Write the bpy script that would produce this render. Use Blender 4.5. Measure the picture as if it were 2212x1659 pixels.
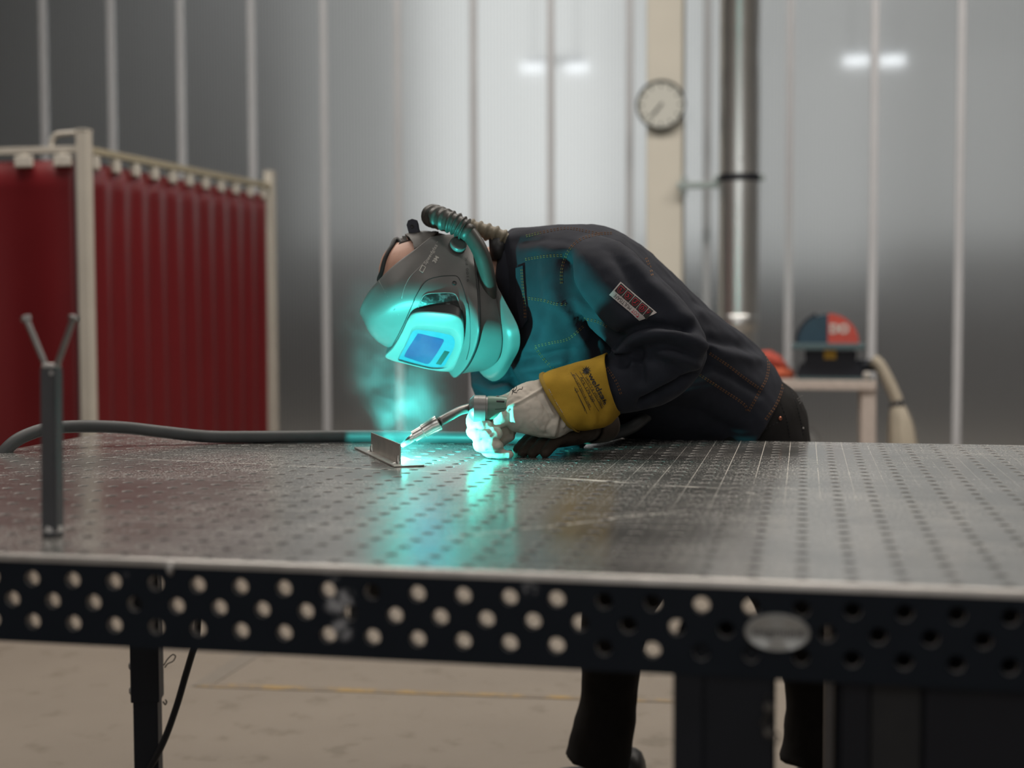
import bpy, bmesh, math, random
import numpy as np
from mathutils import Vector, Matrix
from mathutils.bvhtree import BVHTree

random.seed(7)
np.random.seed(7)
for o in list(bpy.data.objects):
    bpy.data.objects.remove(o)
S = bpy.context.scene
COL = S.collection
PI = math.pi
TZ = 0.85                                   # height of the table top

# ------------------------------------------------------------------ camera
W, H, FPX = 2212, 1659, 3035.74
CX, CY, CZ = 0.30011, -1.42632, 0.27653 + TZ
YAW, PITCH, ROLL = 0.20493, 0.054696, -0.003016
cy_, sy_, cp_, sp_ = math.cos(YAW), math.sin(YAW), math.cos(PITCH), math.sin(PITCH)
CF = Vector((-sy_ * cp_, cy_ * cp_, -sp_))
r0 = Vector((cy_, sy_, 0.0))
u0 = r0.cross(CF)
CR = math.cos(ROLL) * r0 + math.sin(ROLL) * u0
CU = -math.sin(ROLL) * r0 + math.cos(ROLL) * u0
CP = Vector((CX, CY, CZ))
cam_d = bpy.data.cameras.new('camera')
cam = bpy.data.objects.new('camera', cam_d)
COL.objects.link(cam)
m = Matrix((CR, CU, -CF)).transposed().to_4x4()
m.translation = CP
cam.matrix_world = m
cam_d.sensor_width = 36
cam_d.lens = FPX / W * 36
cam_d.clip_end = 100
cam_d.dof.use_dof = True
cam_d.dof.focus_distance = 2.58
cam_d.dof.aperture_fstop = 2.3
S.camera = cam

# ------------------------------------------------------------------ view, world, lamps
S.view_settings.view_transform = 'Standard'
S.view_settings.look = 'None'
S.view_settings.gamma = 1.0
S.view_settings.exposure = 0.0
S.view_settings.use_curve_mapping = False
S.cycles.max_bounces = 10
S.cycles.transmission_bounces = 8
S.cycles.volume_bounces = 1
S.cycles.use_denoising = True
S.cycles.sample_clamp_indirect = 6.0
S.cycles.caustics_refractive = False
S.cycles.caustics_reflective = False
wd = bpy.data.worlds.new('hall_ambience')
S.world = wd
wd.use_nodes = True
wd.node_tree.nodes['Background'].inputs[0].default_value = (0.80, 0.90, 1.0, 1)
wd.node_tree.nodes['Background'].inputs[1].default_value = 0.10

ARC = Vector((-0.4274, 1.010, TZ + 0.010))   # at the far foot of the upright plate


def lamp(name, loc, power, size, color, kind='AREA', rot=(0, 0, 0), size_y=None):
    d = bpy.data.lights.new(name, kind)
    d.energy = power
    d.color = color
    if kind == 'AREA':
        d.shape = 'RECTANGLE'
        d.size = size
        d.size_y = size_y or size
    else:
        d.shadow_soft_size = size
    o = bpy.data.objects.new(name, d)
    o.location = loc
    o.rotation_euler = rot
    COL.objects.link(o)
    return o


for lx in (-3.2, 0.4, 4.0):
    lamp('ceiling_lamp', (lx, 3.4, 5.6), 150, 2.6, (1.0, 0.93, 0.84), size_y=1.2)
for lx in (-3.0, 1.5):
    lamp('ceiling_lamp', (lx, -0.6, 5.6), 30, 2.4, (1.0, 0.95, 0.88), size_y=0.5)
lamp('arc_light', ARC + Vector((0.002, 0.001, 0.004)), 18, 0.006, (0.075, 0.92, 0.84), 'POINT')

# ------------------------------------------------------------------ helpers


def ray(u, v):
    return CF + CR * ((u - W / 2) / FPX) - CU * ((v - H / 2) / FPX)


def P(u, v, y):                             # point of the sight line at depth plane y
    d = ray(u, v)
    return CP + d * ((y - CP.y) / d.y)


def PZ(u, v, z):
    d = ray(u, v)
    return CP + d * ((z - CP.z) / d.z)


def pxmm(y):                                # metres per pixel at depth plane y near mid frame
    return ((y - CP.y) / cy_) / FPX


def tag(o, label=None, cat=None, group=None, kind=None):
    if label:
        o['label'] = label
    if cat:
        o['category'] = cat
    if group:
        o['group'] = group
    if kind:
        o['kind'] = kind
    return o


def empty(name, loc, label=None, cat=None, group=None):
    o = bpy.data.objects.new(name, None)
    o.empty_display_size = 0.05
    o.location = loc
    COL.objects.link(o)
    return tag(o, label, cat, group)


def world_loc(o):
    v = Vector((0, 0, 0))
    while o is not None:
        v += o.location
        o = o.parent
    return v


def obj(name, me, mat=None, parent=None, smooth=False):
    if isinstance(me, bmesh.types.BMesh):
        bm = me
        me = bpy.data.meshes.new(name)
        if all(len(e.link_faces) == 2 for e in bm.edges):
            bmesh.ops.recalc_face_normals(bm, faces=bm.faces)
        bm.to_mesh(me)
        bm.free()
    o = bpy.data.objects.new(name, me)
    if mat is not None:
        mats = mat if isinstance(mat, (list, tuple)) else [mat]
        if len(me.materials) == 0:
            for mm in mats:
                me.materials.append(mm)
    if parent is not None:
        o.parent = parent
        o.location = -world_loc(parent)     # geometry is written in world coordinates
    COL.objects.link(o)
    if smooth:
        me.polygons.foreach_set('use_smooth', [True] * len(me.polygons))
    return o


def edge_smooth(o, deg=40):
    me = o.data
    me.polygons.foreach_set('use_smooth', [True] * len(me.polygons))
    bm = bmesh.new()
    bm.from_mesh(me)
    lim = math.radians(deg)
    for e in bm.edges:
        if len(e.link_faces) == 2:
            e.smooth = e.calc_face_angle(0) < lim
    bm.to_mesh(me)
    bm.free()
    return o


def add_box(bm, c, s, rot=None, bevel=0.0):
    r = bmesh.ops.create_cube(bm, size=1.0)
    vs = r['verts']
    M = Matrix.Diagonal((s[0], s[1], s[2], 1))
    R = rot.to_4x4() if rot is not None else Matrix.Identity(4)
    bmesh.ops.transform(bm, matrix=Matrix.Translation(c) @ R @ M, verts=vs)
    if bevel > 0:
        es = list({e for v in vs for e in v.link_edges})
        bmesh.ops.bevel(bm, geom=es, offset=bevel, segments=2, affect='EDGES', profile=0.6)


def box(c, s, rot=None, bevel=0.0):
    bm = bmesh.new()
    add_box(bm, c, s, rot, bevel)
    return bm


def frame_from(t, up=Vector((0, 0, 1))):
    t = t.normalized()
    if abs(t.dot(up)) > 0.95:
        up = Vector((1, 0, 0))
    a = t.cross(up).normalized()
    return a, a.cross(t).normalized()


def catmull(pts, n):
    pts = [np.array(p, float) for p in pts]
    pts = [2 * pts[0] - pts[1]] + pts + [2 * pts[-1] - pts[-2]]
    out = []
    for i in range(1, len(pts) - 2):
        p0, p1, p2, p3 = pts[i - 1:i + 3]
        for k in range(n):
            t = k / n
            out.append(0.5 * (2 * p1 + (p2 - p0) * t + (2 * p0 - 5 * p1 + 4 * p2 - p3) * t * t + (3 * p1 - p0 - 3 * p2 + p3) * t ** 3))
    out.append(pts[-2])
    return out


def add_rings(bm, rings, cap=True, closed=True):
    vv = [[bm.verts.new(p) for p in r] for r in rings]
    n = len(rings[0])
    for a, b in zip(vv, vv[1:]):
        for i in range(n if closed else n - 1):
            j = (i + 1) % n
            bm.faces.new((a[i], a[j], b[j], b[i]))
    if cap and closed:
        bm.faces.new(list(reversed(vv[0])))
        bm.faces.new(vv[-1])
    return vv


def add_tube(bm, pts, rad, sides=12, n=6, cap=True, smooth=True, dome=False):
    """pts: list of Vector; rad: number or list, one per point."""
    if not hasattr(rad, '__len__'):
        rad = [rad] * len(pts)
    if smooth and len(pts) > 2:
        q = catmull([tuple(p) + (r,) for p, r in zip(pts, rad)], n)
        pts = [Vector(x[:3]) for x in q]
        rad = [max(1e-4, x[3]) for x in q]
    pts = [Vector(p) for p in pts]
    if dome:
        for end in (0, 1):
            p = pts[0] if end == 0 else pts[-1]
            q = pts[1] if end == 0 else pts[-2]
            r = rad[0] if end == 0 else rad[-1]
            d = (p - q).normalized()
            ex = [(p + d * r * math.sin(a), r * math.cos(a)) for a in (0.5, 0.95, 1.35)]
            if end == 0:
                pts = [e[0] for e in reversed(ex)] + pts
                rad = [e[1] for e in reversed(ex)] + list(rad)
            else:
                pts = pts + [e[0] for e in ex]
                rad = list(rad) + [e[1] for e in ex]
    rings = []
    a = None
    for i, p in enumerate(pts):
        t = (pts[min(i + 1, len(pts) - 1)] - pts[max(i - 1, 0)]).normalized()
        if a is None:
            a, b = frame_from(t)
        else:
            a = (a - t * a.dot(t)).normalized()
            b = a.cross(t).normalized()
        rings.append([p + (a * math.cos(2 * PI * k / sides) + b * math.sin(2 * PI * k / sides)) * rad[i] for k in range(sides)])
    add_rings(bm, rings, cap)


def tube(pts, rad, **k):
    bm = bmesh.new()
    add_tube(bm, pts, rad, **k)
    return bm


def add_lathe(bm, c, axis, prof, sides=24, cap=True):
    """prof: list of (distance along axis, radius)."""
    axis = Vector(axis).normalized()
    a, b = frame_from(axis)
    rings = [[Vector(c) + axis * h + (a * math.cos(2 * PI * k / sides) + b * math.sin(2 * PI * k / sides)) * max(r, 1e-5) for k in range(sides)] for h, r in prof]
    add_rings(bm, rings, cap)


def lathe(c, axis, prof, sides=24):
    bm = bmesh.new()
    add_lathe(bm, c, axis, prof, sides)
    return bm


def ring_tb(T, B, y, hd, n=28, ex=2.2, x0=0.0):
    """closed ring spanning picture points T (top) and B (bottom) at depth plane y, half depth hd."""
    a, b = P(T[0], T[1], y), P(B[0], B[1], y)
    c = (a + b) / 2
    e1 = (a - b) / 2
    e2 = Vector((0, hd, 0))
    out = []
    for k in range(n):
        t = 2 * PI * k / n
        ct, st = math.cos(t), math.sin(t)
        x = math.copysign(abs(ct) ** (2 / ex), ct)
        z = math.copysign(abs(st) ** (2 / ex), st)
        if x0:                              # widest point moved towards T, tapering to B
            w_ = (x - x0) / (1 - x0) if x > x0 else (x0 - x) / (1 + x0)
            z = math.copysign(max(0.0, 1 - abs(w_) ** (2.4 if x > x0 else 1.7)) ** (1 / (2.4 if x > x0 else 1.7)), st)
        out.append(c + e1 * x + e2 * z)
    return out


def interp_rings(rings, n):
    arr = [np.array([tuple(p) for p in r]).ravel() for r in rings]
    q = catmull(arr, n)
    return [[Vector(p) for p in x.reshape(-1, 3)] for x in q]


def remesh(bm, voxel, smooth=2, name='tmp'):
    me = bpy.data.meshes.new(name)
    bmesh.ops.recalc_face_normals(bm, faces=bm.faces)
    bm.to_mesh(me)
    bm.free()
    o = bpy.data.objects.new(name, me)
    COL.objects.link(o)
    md = o.modifiers.new('r', 'REMESH')
    md.mode = 'VOXEL'
    md.voxel_size = voxel
    if smooth:
        s = o.modifiers.new('s', 'SMOOTH')
        s.factor = 0.5
        s.iterations = smooth
    dg = bpy.context.evaluated_depsgraph_get()
    out = bpy.data.meshes.new_from_object(o.evaluated_get(dg), depsgraph=dg)
    bpy.data.objects.remove(o)
    bpy.data.meshes.remove(me)
    return out


def proj_np(v):
    d = v - np.array(CP)
    z = d @ np.array(CF)
    return np.stack([W / 2 + FPX * (d @ np.array(CR)) / z, H / 2 - FPX * (d @ np.array(CU)) / z], -1)


def get_v(me):
    a = np.empty(len(me.vertices) * 3)
    me.vertices.foreach_get('co', a)
    return a.reshape(-1, 3)


def get_n(me):
    a = np.empty(len(me.vertices) * 3)
    me.vertex_normals.foreach_get('vector', a)
    return a.reshape(-1, 3)


def seg_dist(q, pts):
    best = np.full(len(q), 1e9)
    for a, b in zip(pts, pts[1:]):
        a, b = np.array(a, float), np.array(b, float)
        ab = b - a
        t = np.clip(((q - a) @ ab) / (ab @ ab), 0, 1)
        best = np.minimum(best, np.linalg.norm(q - (a + t[:, None] * ab), axis=1))
    return best


def folds(me, lines, gain=1.0):
    """push the surface in or out along drawn crease lines (height in metres, width in pixels)."""
    v, n = get_v(me), get_n(me)
    q = proj_np(v)
    view = v - np.array(CP)
    view /= np.linalg.norm(view, axis=1)[:, None]
    face = np.clip(-(n * view).sum(1) * 2.0, 0, 1)
    disp = np.zeros(len(v))
    for pts, amp, wid in lines:
        pts = [tuple(x) for x in catmull(pts, 5)] if len(pts) > 2 else pts
        d = seg_dist(q, pts)
        disp += amp * gain * np.exp(-(d / wid) ** 2)
    v = v + n * (disp * face)[:, None]
    me.vertices.foreach_set('co', v.ravel())
    me.update()


def ripple(me, amp, scale, seed=0):
    from mathutils import noise
    v, n = get_v(me), get_n(me)
    off = Vector((seed * 3.1, seed * 1.7, seed))
    d = np.array([noise.fractal(Vector(p) * scale + off, 1.0, 2.0, 3) for p in v])
    v = v + n * (d * amp)[:, None]
    me.vertices.foreach_set('co', v.ravel())
    me.update()


def bvh_of(*objs):
    V, F = [], []
    for o in objs:
        base = len(V)
        off = world_loc(o)
        V += [v.co + off for v in o.data.vertices]
        F += [[i + base for i in p.vertices] for p in o.data.polygons]
    return BVHTree.FromPolygons(V, F)


def pick(b, u, v):
    d = ray(u, v).normalized()
    h, n, i, t = b.ray_cast(CP, d)
    if h is None:
        h, n, i, t = b.find_nearest(CP + d * 2.6)
    if n.dot(d) > 0:
        n = -n
    return h, n


def stitch_line(bm, b, pts, r=0.0006, dash=5.0, gap=2.5, lift=0.0008, shift=0.0):
    q = catmull(pts, 12)
    q = [np.array(x) for x in q]
    out, acc, on, cur = [], 0.0, True, []
    for a, c in zip(q, q[1:]):
        L = np.linalg.norm(c - a)
        nrm = np.array([-(c - a)[1], (c - a)[0]]) / max(L, 1e-6) * shift
        k = max(1, int(L / 1.0))
        for i in range(k):
            p = a + (c - a) * i / k + nrm
            if on:
                cur.append(p)
            acc += L / k
            if acc > (dash if on else gap):
                if on and len(cur) > 1:
                    out.append(cur)
                cur, on, acc = [], not on, 0.0
    if len(cur) > 1:
        out.append(cur)
    for c in out:
        idx = sorted({0, len(c) // 2, len(c) - 1})
        w = []
        for i in idx:
            h, n = pick(b, *c[i])
            w.append(h + n * lift)
        if max((w[i + 1] - w[i]).length for i in range(len(w) - 1)) > 0.03:
            continue
        add_tube(bm, w, r, sides=5, smooth=False)


def text_mesh(s, bold=0.0, shear=0.0, spacing=1.0):
    c = bpy.data.curves.new('t', 'FONT')
    c.body = s
    c.size = 1.0
    c.offset = bold
    c.shear = shear
    c.space_character = spacing
    c.resolution_u = 3
    o = bpy.data.objects.new('t', c)
    COL.objects.link(o)
    dg = bpy.context.evaluated_depsgraph_get()
    me = bpy.data.meshes.new_from_object(o.evaluated_get(dg), depsgraph=dg)
    bpy.data.objects.remove(o)
    return me


def put_flat(name, me2d, fmap, b, mat, parent, lift=0.0008):
    """lay a flat 2-D mesh (letters, shapes) onto a surface; fmap turns its x, y into picture points."""
    me = me2d
    for v in me.vertices:
        u, w = fmap(v.co.x, v.co.y)
        h, n = pick(b, u, w)
        v.co = h + n * lift
    return obj(name, me, mat, parent)


def text_on(name, s, o, ex, ey, b, mat, parent, width=None, **k):
    """letters on a surface: o = picture point of the baseline start, ex/ey = picture vectors of one text unit."""
    lift = k.pop('lift', 0.0008)
    me = text_mesh(s, **k)
    xs = [v.co.x for v in me.vertices]
    sc = 1.0
    if width:
        sc = width / max(xs)
    f = lambda x, y: (o[0] + ex[0] * x * sc + ey[0] * y, o[1] + ex[1] * x * sc + ey[1] * y)
    return put_flat(name, me, f, b, mat, parent, lift)


def poly2d(pts, sub=0.0):
    bm = bmesh.new()
    vs = [bm.verts.new((p[0], p[1], 0)) for p in pts]
    f = bm.faces.new(vs)
    bmesh.ops.triangulate(bm, faces=[f])
    if sub:
        for _ in range(4):
            es = [e for e in bm.edges if e.calc_length() > sub]
            if not es:
                break
            bmesh.ops.subdivide_edges(bm, edges=es, cuts=1)
            bmesh.ops.triangulate(bm, faces=bm.faces)
    me = bpy.data.meshes.new('p')
    bm.to_mesh(me)
    bm.free()
    return me


def grid_patch(name, o, ex, ey, nu, nv, b, mat, parent, lift):
    bm = bmesh.new()
    vv = []
    for j in range(nv + 1):
        row = []
        for i in range(nu + 1):
            s, t = i / nu, j / nv
            h, n = pick(b, o[0] + ex[0] * s + ey[0] * t, o[1] + ex[1] * s + ey[1] * t)
            row.append(bm.verts.new(h + n * lift))
        vv.append(row)
    for j in range(nv):
        for i in range(nu):
            bm.faces.new((vv[j][i], vv[j][i + 1], vv[j + 1][i + 1], vv[j + 1][i]))
    return obj(name, bm, mat, parent, smooth=True)


# ------------------------------------------------------------------ materials


class NT:
    def __init__(self, name):
        self.m = bpy.data.materials.new(name)
        self.m.use_nodes = True
        self.t = self.m.node_tree
        self.b = self.t.nodes['Principled BSDF']
        self.out = self.t.nodes['Material Output']

    def n(self, typ, **k):
        x = self.t.nodes.new(typ)
        for a, v in k.items():
            setattr(x, a, v)
        return x

    def l(self, a, b):
        self.t.links.new(a, b)

    def val(self, x, inp):
        if hasattr(x, 'is_output'):
            self.l(x, inp)
        else:
            inp.default_value = x

    def math(self, op, a, b=None, c=None, clamp=False):
        x = self.n('ShaderNodeMath', operation=op, use_clamp=clamp)
        self.val(a, x.inputs[0])
        if b is not None:
            self.val(b, x.inputs[1])
        if c is not None:
            self.val(c, x.inputs[2])
        return x.outputs[0]

    def mix(self, f, a, b):
        x = self.n('ShaderNodeMix', data_type='RGBA')
        self.val(f, x.inputs[0])
        self.val(a if hasattr(a, 'is_output') else tuple(a) + (1,) if len(a) == 3 else a, x.inputs[6])
        self.val(b if hasattr(b, 'is_output') else tuple(b) + (1,) if len(b) == 3 else b, x.inputs[7])
        return x.outputs[2]

    def coord(self, scale=(1, 1, 1)):
        c = self.n('ShaderNodeTexCoord')
        mp = self.n('ShaderNodeMapping')
        mp.inputs['Scale'].default_value = scale
        self.l(c.outputs['Object'], mp.inputs[0])
        return mp.outputs[0]

    def noise(self, scale, detail=3, co=None, rough=0.55):
        x = self.n('ShaderNodeTexNoise')
        x.inputs['Scale'].default_value = scale
        x.inputs['Detail'].default_value = detail
        x.inputs['Roughness'].default_value = rough
        self.l(co if co is not None else self.coord(), x.inputs['Vector'])
        return x.outputs['Fac']

    def ramp(self, f, a, b):
        x = self.n('ShaderNodeMapRange', interpolation_type='SMOOTHSTEP')
        self.val(f, x.inputs[0])
        x.inputs[1].default_value = a
        x.inputs[2].default_value = b
        return x.outputs[0]

    def bump(self, h, strength, dist=0.001):
        x = self.n('ShaderNodeBump')
        x.inputs['Strength'].default_value = strength
        x.inputs['Distance'].default_value = dist
        self.l(h, x.inputs['Height'])
        self.l(x.outputs[0], self.b.inputs['Normal'])


def mat(name, col, rough=0.5, metal=0.0, var=0.25, scale=40.0, bump=0.0, bscale=300.0, spec=None, **k):
    t = NT(name)
    f = t.noise(scale, 4)
    lo = tuple(c * (1 - var) for c in col)
    hi = tuple(min(1, c * (1 + var)) for c in col)
    t.l(t.mix(f, lo, hi), t.b.inputs['Base Color'])
    t.b.inputs['Roughness'].default_value = rough
    t.b.inputs['Metallic'].default_value = metal
    if spec is not None:
        t.b.inputs['Specular IOR Level'].default_value = spec
    for a, v in k.items():
        t.b.inputs[a.replace('_', ' ')].default_value = v
    if bump:
        t.bump(t.noise(bscale, 2), bump)
    return t.m


def emit(name, col, strength, var=0.0, scale=1.0):
    t = NT(name)
    t.t.nodes.remove(t.b)
    e = t.n('ShaderNodeEmission')
    e.inputs[0].default_value = tuple(col) + (1,)
    e.inputs[1].default_value = strength
    t.l(e.outputs[0], t.out.inputs[0])
    return t.m


M = {}
M['denim'] = mat('navy_denim', (0.0240, 0.0262, 0.0365), 0.85, var=0.35, scale=25, bump=0.25, bscale=900, spec=0.25)
M['thread'] = mat('orange_thread', (0.30, 0.13, 0.035), 0.8, scale=500)
M['black_cloth'] = mat('black_trouser_cloth', (0.014, 0.013, 0.013), 0.9, bump=0.2, bscale=700, spec=0.2)
M['skin'] = mat('skin', (0.62, 0.35, 0.26), 0.5, var=0.18, scale=60, bump=0.1, bscale=400, Subsurface_Weight=0.15, Subsurface_Scale=0.01)
M['hair'] = mat('short_hair', (0.05, 0.035, 0.03), 0.7, bump=0.4, bscale=900)
M['leather'] = mat('cream_leather', (0.66, 0.59, 0.51), 0.75, var=0.25, scale=28, bump=0.35, bscale=130, spec=0.3)
M['dark_leather'] = mat('brown_shaded_leather', (0.050, 0.036, 0.027), 0.75, var=0.35, scale=30, bump=0.35, bscale=130, spec=0.3)  # brown leather, darkened further so its colour carries the shade behind the hand
M['split'] = mat('yellow_split_leather', (0.52, 0.31, 0.035), 0.85, var=0.35, scale=22, bump=0.4, bscale=420, spec=0.2)
M['split_edge'] = mat('yellow_binding', (0.40, 0.25, 0.035), 0.85, var=0.3, scale=60, bump=0.3, bscale=500)
M['ink'] = mat('black_print', (0.025, 0.022, 0.02), 0.7)
M['helmet'] = mat('grey_helmet_plastic', (0.135, 0.131, 0.126), 0.40, var=0.22, scale=14, bump=0.06, bscale=500)
M['helmet_panel'] = mat('satin_silver_plastic', (0.23, 0.225, 0.22), 0.38, var=0.15, scale=20)
M['helmet_dark'] = mat('black_rubber_plastic', (0.018, 0.018, 0.019), 0.5)
M['band'] = mat('headband_plastic', (0.11, 0.105, 0.098), 0.55, var=0.25, scale=30)
M['band_dark'] = mat('navy_tab_plastic', (0.020, 0.022, 0.035), 0.5)
M['hose_rubber'] = mat('grey_black_hose_rubber', (0.055, 0.052, 0.046), 0.45, var=0.35, scale=30)
M['hose_dust'] = mat('dusty_hose_rubber', (0.20, 0.17, 0.12), 0.6, var=0.35, scale=60)
M['white_print'] = mat('pale_print', (0.60, 0.57, 0.53), 0.6)
M['grey_print'] = mat('worn_grey_print', (0.30, 0.29, 0.28), 0.6)
M['dark_print'] = mat('embossed_dark_letters', (0.05, 0.05, 0.05), 0.6)
M['red_print'] = mat('red_print', (0.50, 0.015, 0.04), 0.7)
M['patch'] = mat('white_woven_patch', (0.58, 0.52, 0.50), 0.8, var=0.15, scale=80)
M['brass'] = mat('brass_button', (0.60, 0.40, 0.14), 0.3, metal=1.0)
M['copper'] = mat('copper_rivet', (0.55, 0.22, 0.14), 0.35, metal=1.0)
M['steel'] = mat('brushed_steel_plate', (0.52, 0.49, 0.46), 0.38, metal=1.0, var=0.25, scale=30)
M['steel_dull'] = mat('dull_steel', (0.30, 0.29, 0.28), 0.45, metal=0.9, var=0.3, scale=60)
M['weld'] = mat('weld_bead', (0.55, 0.53, 0.50), 0.35, metal=1.0, bump=0.6, bscale=500)
M['torch_green'] = mat('green_torch_grip', (0.13, 0.24, 0.185), 0.4, var=0.15, scale=60)
M['torch_grey'] = mat('grey_torch_collar', (0.24, 0.235, 0.225), 0.4, var=0.2, scale=60, metal=0.3)
M['neck'] = mat('swan_neck_metal', (0.22, 0.21, 0.20), 0.4, metal=0.7)
M['nozzle'] = mat('bright_nozzle', (0.62, 0.60, 0.57), 0.28, metal=1.0, var=0.35, scale=90)
M['cable'] = mat('black_rubber_cable', (0.060, 0.060, 0.062), 0.55, var=0.35, scale=18, bump=0.12, bscale=60)
M['cream_paint'] = mat('cream_painted_steel', (0.56, 0.52, 0.46), 0.5, var=0.12, scale=8)
M['tan_paint'] = mat('tan_weathered_rail', (0.40, 0.35, 0.25), 0.5, var=0.15, scale=8)
M['clip'] = mat('pale_plastic_clip', (0.62, 0.58, 0.52), 0.6)
M['support'] = mat('dark_painted_box_section', (0.075, 0.075, 0.082), 0.5, var=0.2)
M['bolt'] = mat('zinc_bolt', (0.26, 0.25, 0.24), 0.4, metal=0.8)
M['white_worn'] = mat('worn_pale_metal', (0.55, 0.53, 0.51), 0.5, metal=0.3, var=0.3, scale=120)
M['leg'] = mat('dark_leg_paint', (0.010, 0.012, 0.018), 0.55, var=0.3, scale=10, spec=0.3)
M['cabinet'] = mat('dark_cabinet_paint', (0.010, 0.011, 0.017), 0.55, var=0.4, scale=6, spec=0.3)
M['wire'] = mat('wire', (0.10, 0.095, 0.09), 0.4, metal=0.8)
M['badge'] = mat('aluminium_badge', (0.42, 0.42, 0.41), 0.4, metal=0.4)
M['clock_rim'] = mat('dark_clock_rim', (0.035, 0.037, 0.036), 0.4)
M['clock_face'] = mat('clock_face', (0.66, 0.66, 0.61), 0.6, var=0.04)
M['clock_ink'] = mat('clock_ink', (0.06, 0.06, 0.06), 0.6)
M['duct'] = mat('galvanised_duct', (0.82, 0.82, 0.81), 0.33, metal=1.0, var=0.12, scale=6)
M['zinc'] = mat('zinc_rail', (0.36, 0.40, 0.39), 0.4, metal=0.7)
M['blue'] = mat('blue_machine_paint', (0.022, 0.055, 0.085), 0.5)
M['red'] = mat('red_guard_paint', (0.52, 0.075, 0.055), 0.5)
M['teal_plate'] = mat('grey_teal_plate', (0.10, 0.15, 0.165), 0.45, metal=0.4)
M['machine'] = mat('dark_machine_body', (0.012, 0.015, 0.026), 0.6)
M['yellow'] = mat('yellow_sticker', (0.50, 0.30, 0.03), 0.6)
M['stand'] = mat('pale_stand_paint', (0.52, 0.45, 0.41), 0.5)
M['beige'] = mat('beige_dust_cloth', (0.46, 0.41, 0.33), 0.85, var=0.15, scale=20)
M['orange'] = mat('orange_glove', (0.60, 0.13, 0.06), 0.7)
M['white_bag'] = mat('pale_bag', (0.45, 0.48, 0.50), 0.7)
M['steel_cap'] = mat('grey_cap', (0.5, 0.48, 0.45), 0.5)
M['rough_black'] = mat('boot_leather', (0.012, 0.011, 0.011), 0.5)

# floor: worn grey-beige concrete
t = NT('concrete')
c1 = t.noise(1.6, 6)
c2 = t.noise(9.0, 5)
col = t.mix(c1, (0.185, 0.156, 0.127), (0.268, 0.230, 0.190))
col = t.mix(t.ramp(c2, 0.30, 0.45), (0.18, 0.152, 0.121), col)
t.l(col, t.b.inputs['Base Color'])
t.b.inputs['Roughness'].default_value = 0.6
t.bump(c2, 0.1, 0.004)
M['concrete'] = t.m

# painted marking
t = NT('worn_floor_paint')
c1 = t.noise(30, 5)
t.l(t.mix(c1, (0.17, 0.15, 0.125), (0.23, 0.20, 0.17)), t.b.inputs['Base Color'])
t.b.inputs['Roughness'].default_value = 0.6
M['mark_grey'] = t.m
t = NT('worn_yellow_paint')
c1 = t.noise(14, 5)
t.l(t.mix(t.ramp(c1, 0.40, 0.65), (0.20, 0.165, 0.13), (0.33, 0.22, 0.09)), t.b.inputs['Base Color'])
t.b.inputs['Roughness'].default_value = 0.6
M['mark_yellow'] = t.m

# polycarbonate sheet
t = NT('multiwall_polycarbonate')
co = t.n('ShaderNodeTexCoord')
sx = t.n('ShaderNodeSeparateXYZ')
t.l(co.outputs['Object'], sx.inputs[0])
w = t.math('SINE', t.math('MULTIPLY', sx.outputs[0], 2 * PI / 0.0227))
rib = t.math('MULTIPLY_ADD', w, 0.5, 0.5)
t.l(t.mix(rib, (0.46, 0.475, 0.48), (0.90, 0.915, 0.92)), t.b.inputs['Base Color'])
t.b.inputs['Roughness'].default_value = 0.5
t.b.inputs['Transmission Weight'].default_value = 0.93
t.b.inputs['IOR'].default_value = 1.22
t.b.inputs['Coat Weight'].default_value = 0.35
t.b.inputs['Coat Roughness'].default_value = 0.10
t.b.inputs['Coat IOR'].default_value = 1.45
M['poly'] = t.m
M['alu'] = mat('aluminium_joint', (0.62, 0.63, 0.66), 0.45, metal=0.2, var=0.08, scale=4)

# red welding curtain, slightly glossy plastic
t = NT('red_welding_curtain')
t.l(t.mix(t.noise(3, 3), (0.125, 0.0055, 0.009), (0.165, 0.0075, 0.011)), t.b.inputs['Base Color'])
t.b.inputs['Roughness'].default_value = 0.38
t.b.inputs['Transmission Weight'].default_value = 0.0
M['curtain'] = t.m

# table top: nitrided steel, dusty, scribed and scratched
t = NT('worn_table_steel')
co = t.n('ShaderNodeTexCoord')
sx = t.n('ShaderNodeSeparateXYZ')
t.l(co.outputs['Object'], sx.inputs[0])
X, Y = sx.outputs[0], sx.outputs[1]
n1 = t.noise(5.5, 5, t.coord((1, 1.5, 1)))
n2 = t.noise(26, 5, t.coord((0.35, 2.2, 1)))
n3 = t.noise(260, 3)
n4 = t.noise(2.2, 4)
base = t.mix(n1, (0.43, 0.42, 0.405), (0.66, 0.64, 0.615))
dust = t.ramp(n2, 0.46, 0.66)
grain = t.ramp(n3, 0.48, 0.66)
dustm = t.math('MULTIPLY', t.math('ADD', t.math('MULTIPLY', dust, 0.65), 0.35), t.math('MULTIPLY', grain, t.ramp(n4, 0.30, 0.62)), clamp=True)
# scribed lines across the depth every 50 mm, midway between the rows of holes
fx = t.math('ABSOLUTE', t.math('SUBTRACT', t.math('FRACT', t.math('MULTIPLY', X, 20.0)), 0.5))
line = t.math('LESS_THAN', fx, 0.0125)
line = t.math('MULTIPLY', line, t.math('MULTIPLY', t.ramp(X, -0.25, 0.15), t.math('SUBTRACT', 1.0, t.math('MULTIPLY', t.ramp(X, 0.30, 0.45), 0.55))))
line = t.math('MULTIPLY', line, t.math('MULTIPLY_ADD', t.ramp(Y, 0.25, 1.0), 0.75, 0.25))
line = t.math('MULTIPLY', line, t.ramp(t.noise(6, 3), 0.30, 0.48))
# the long pale scratch that runs the length of the table


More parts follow.
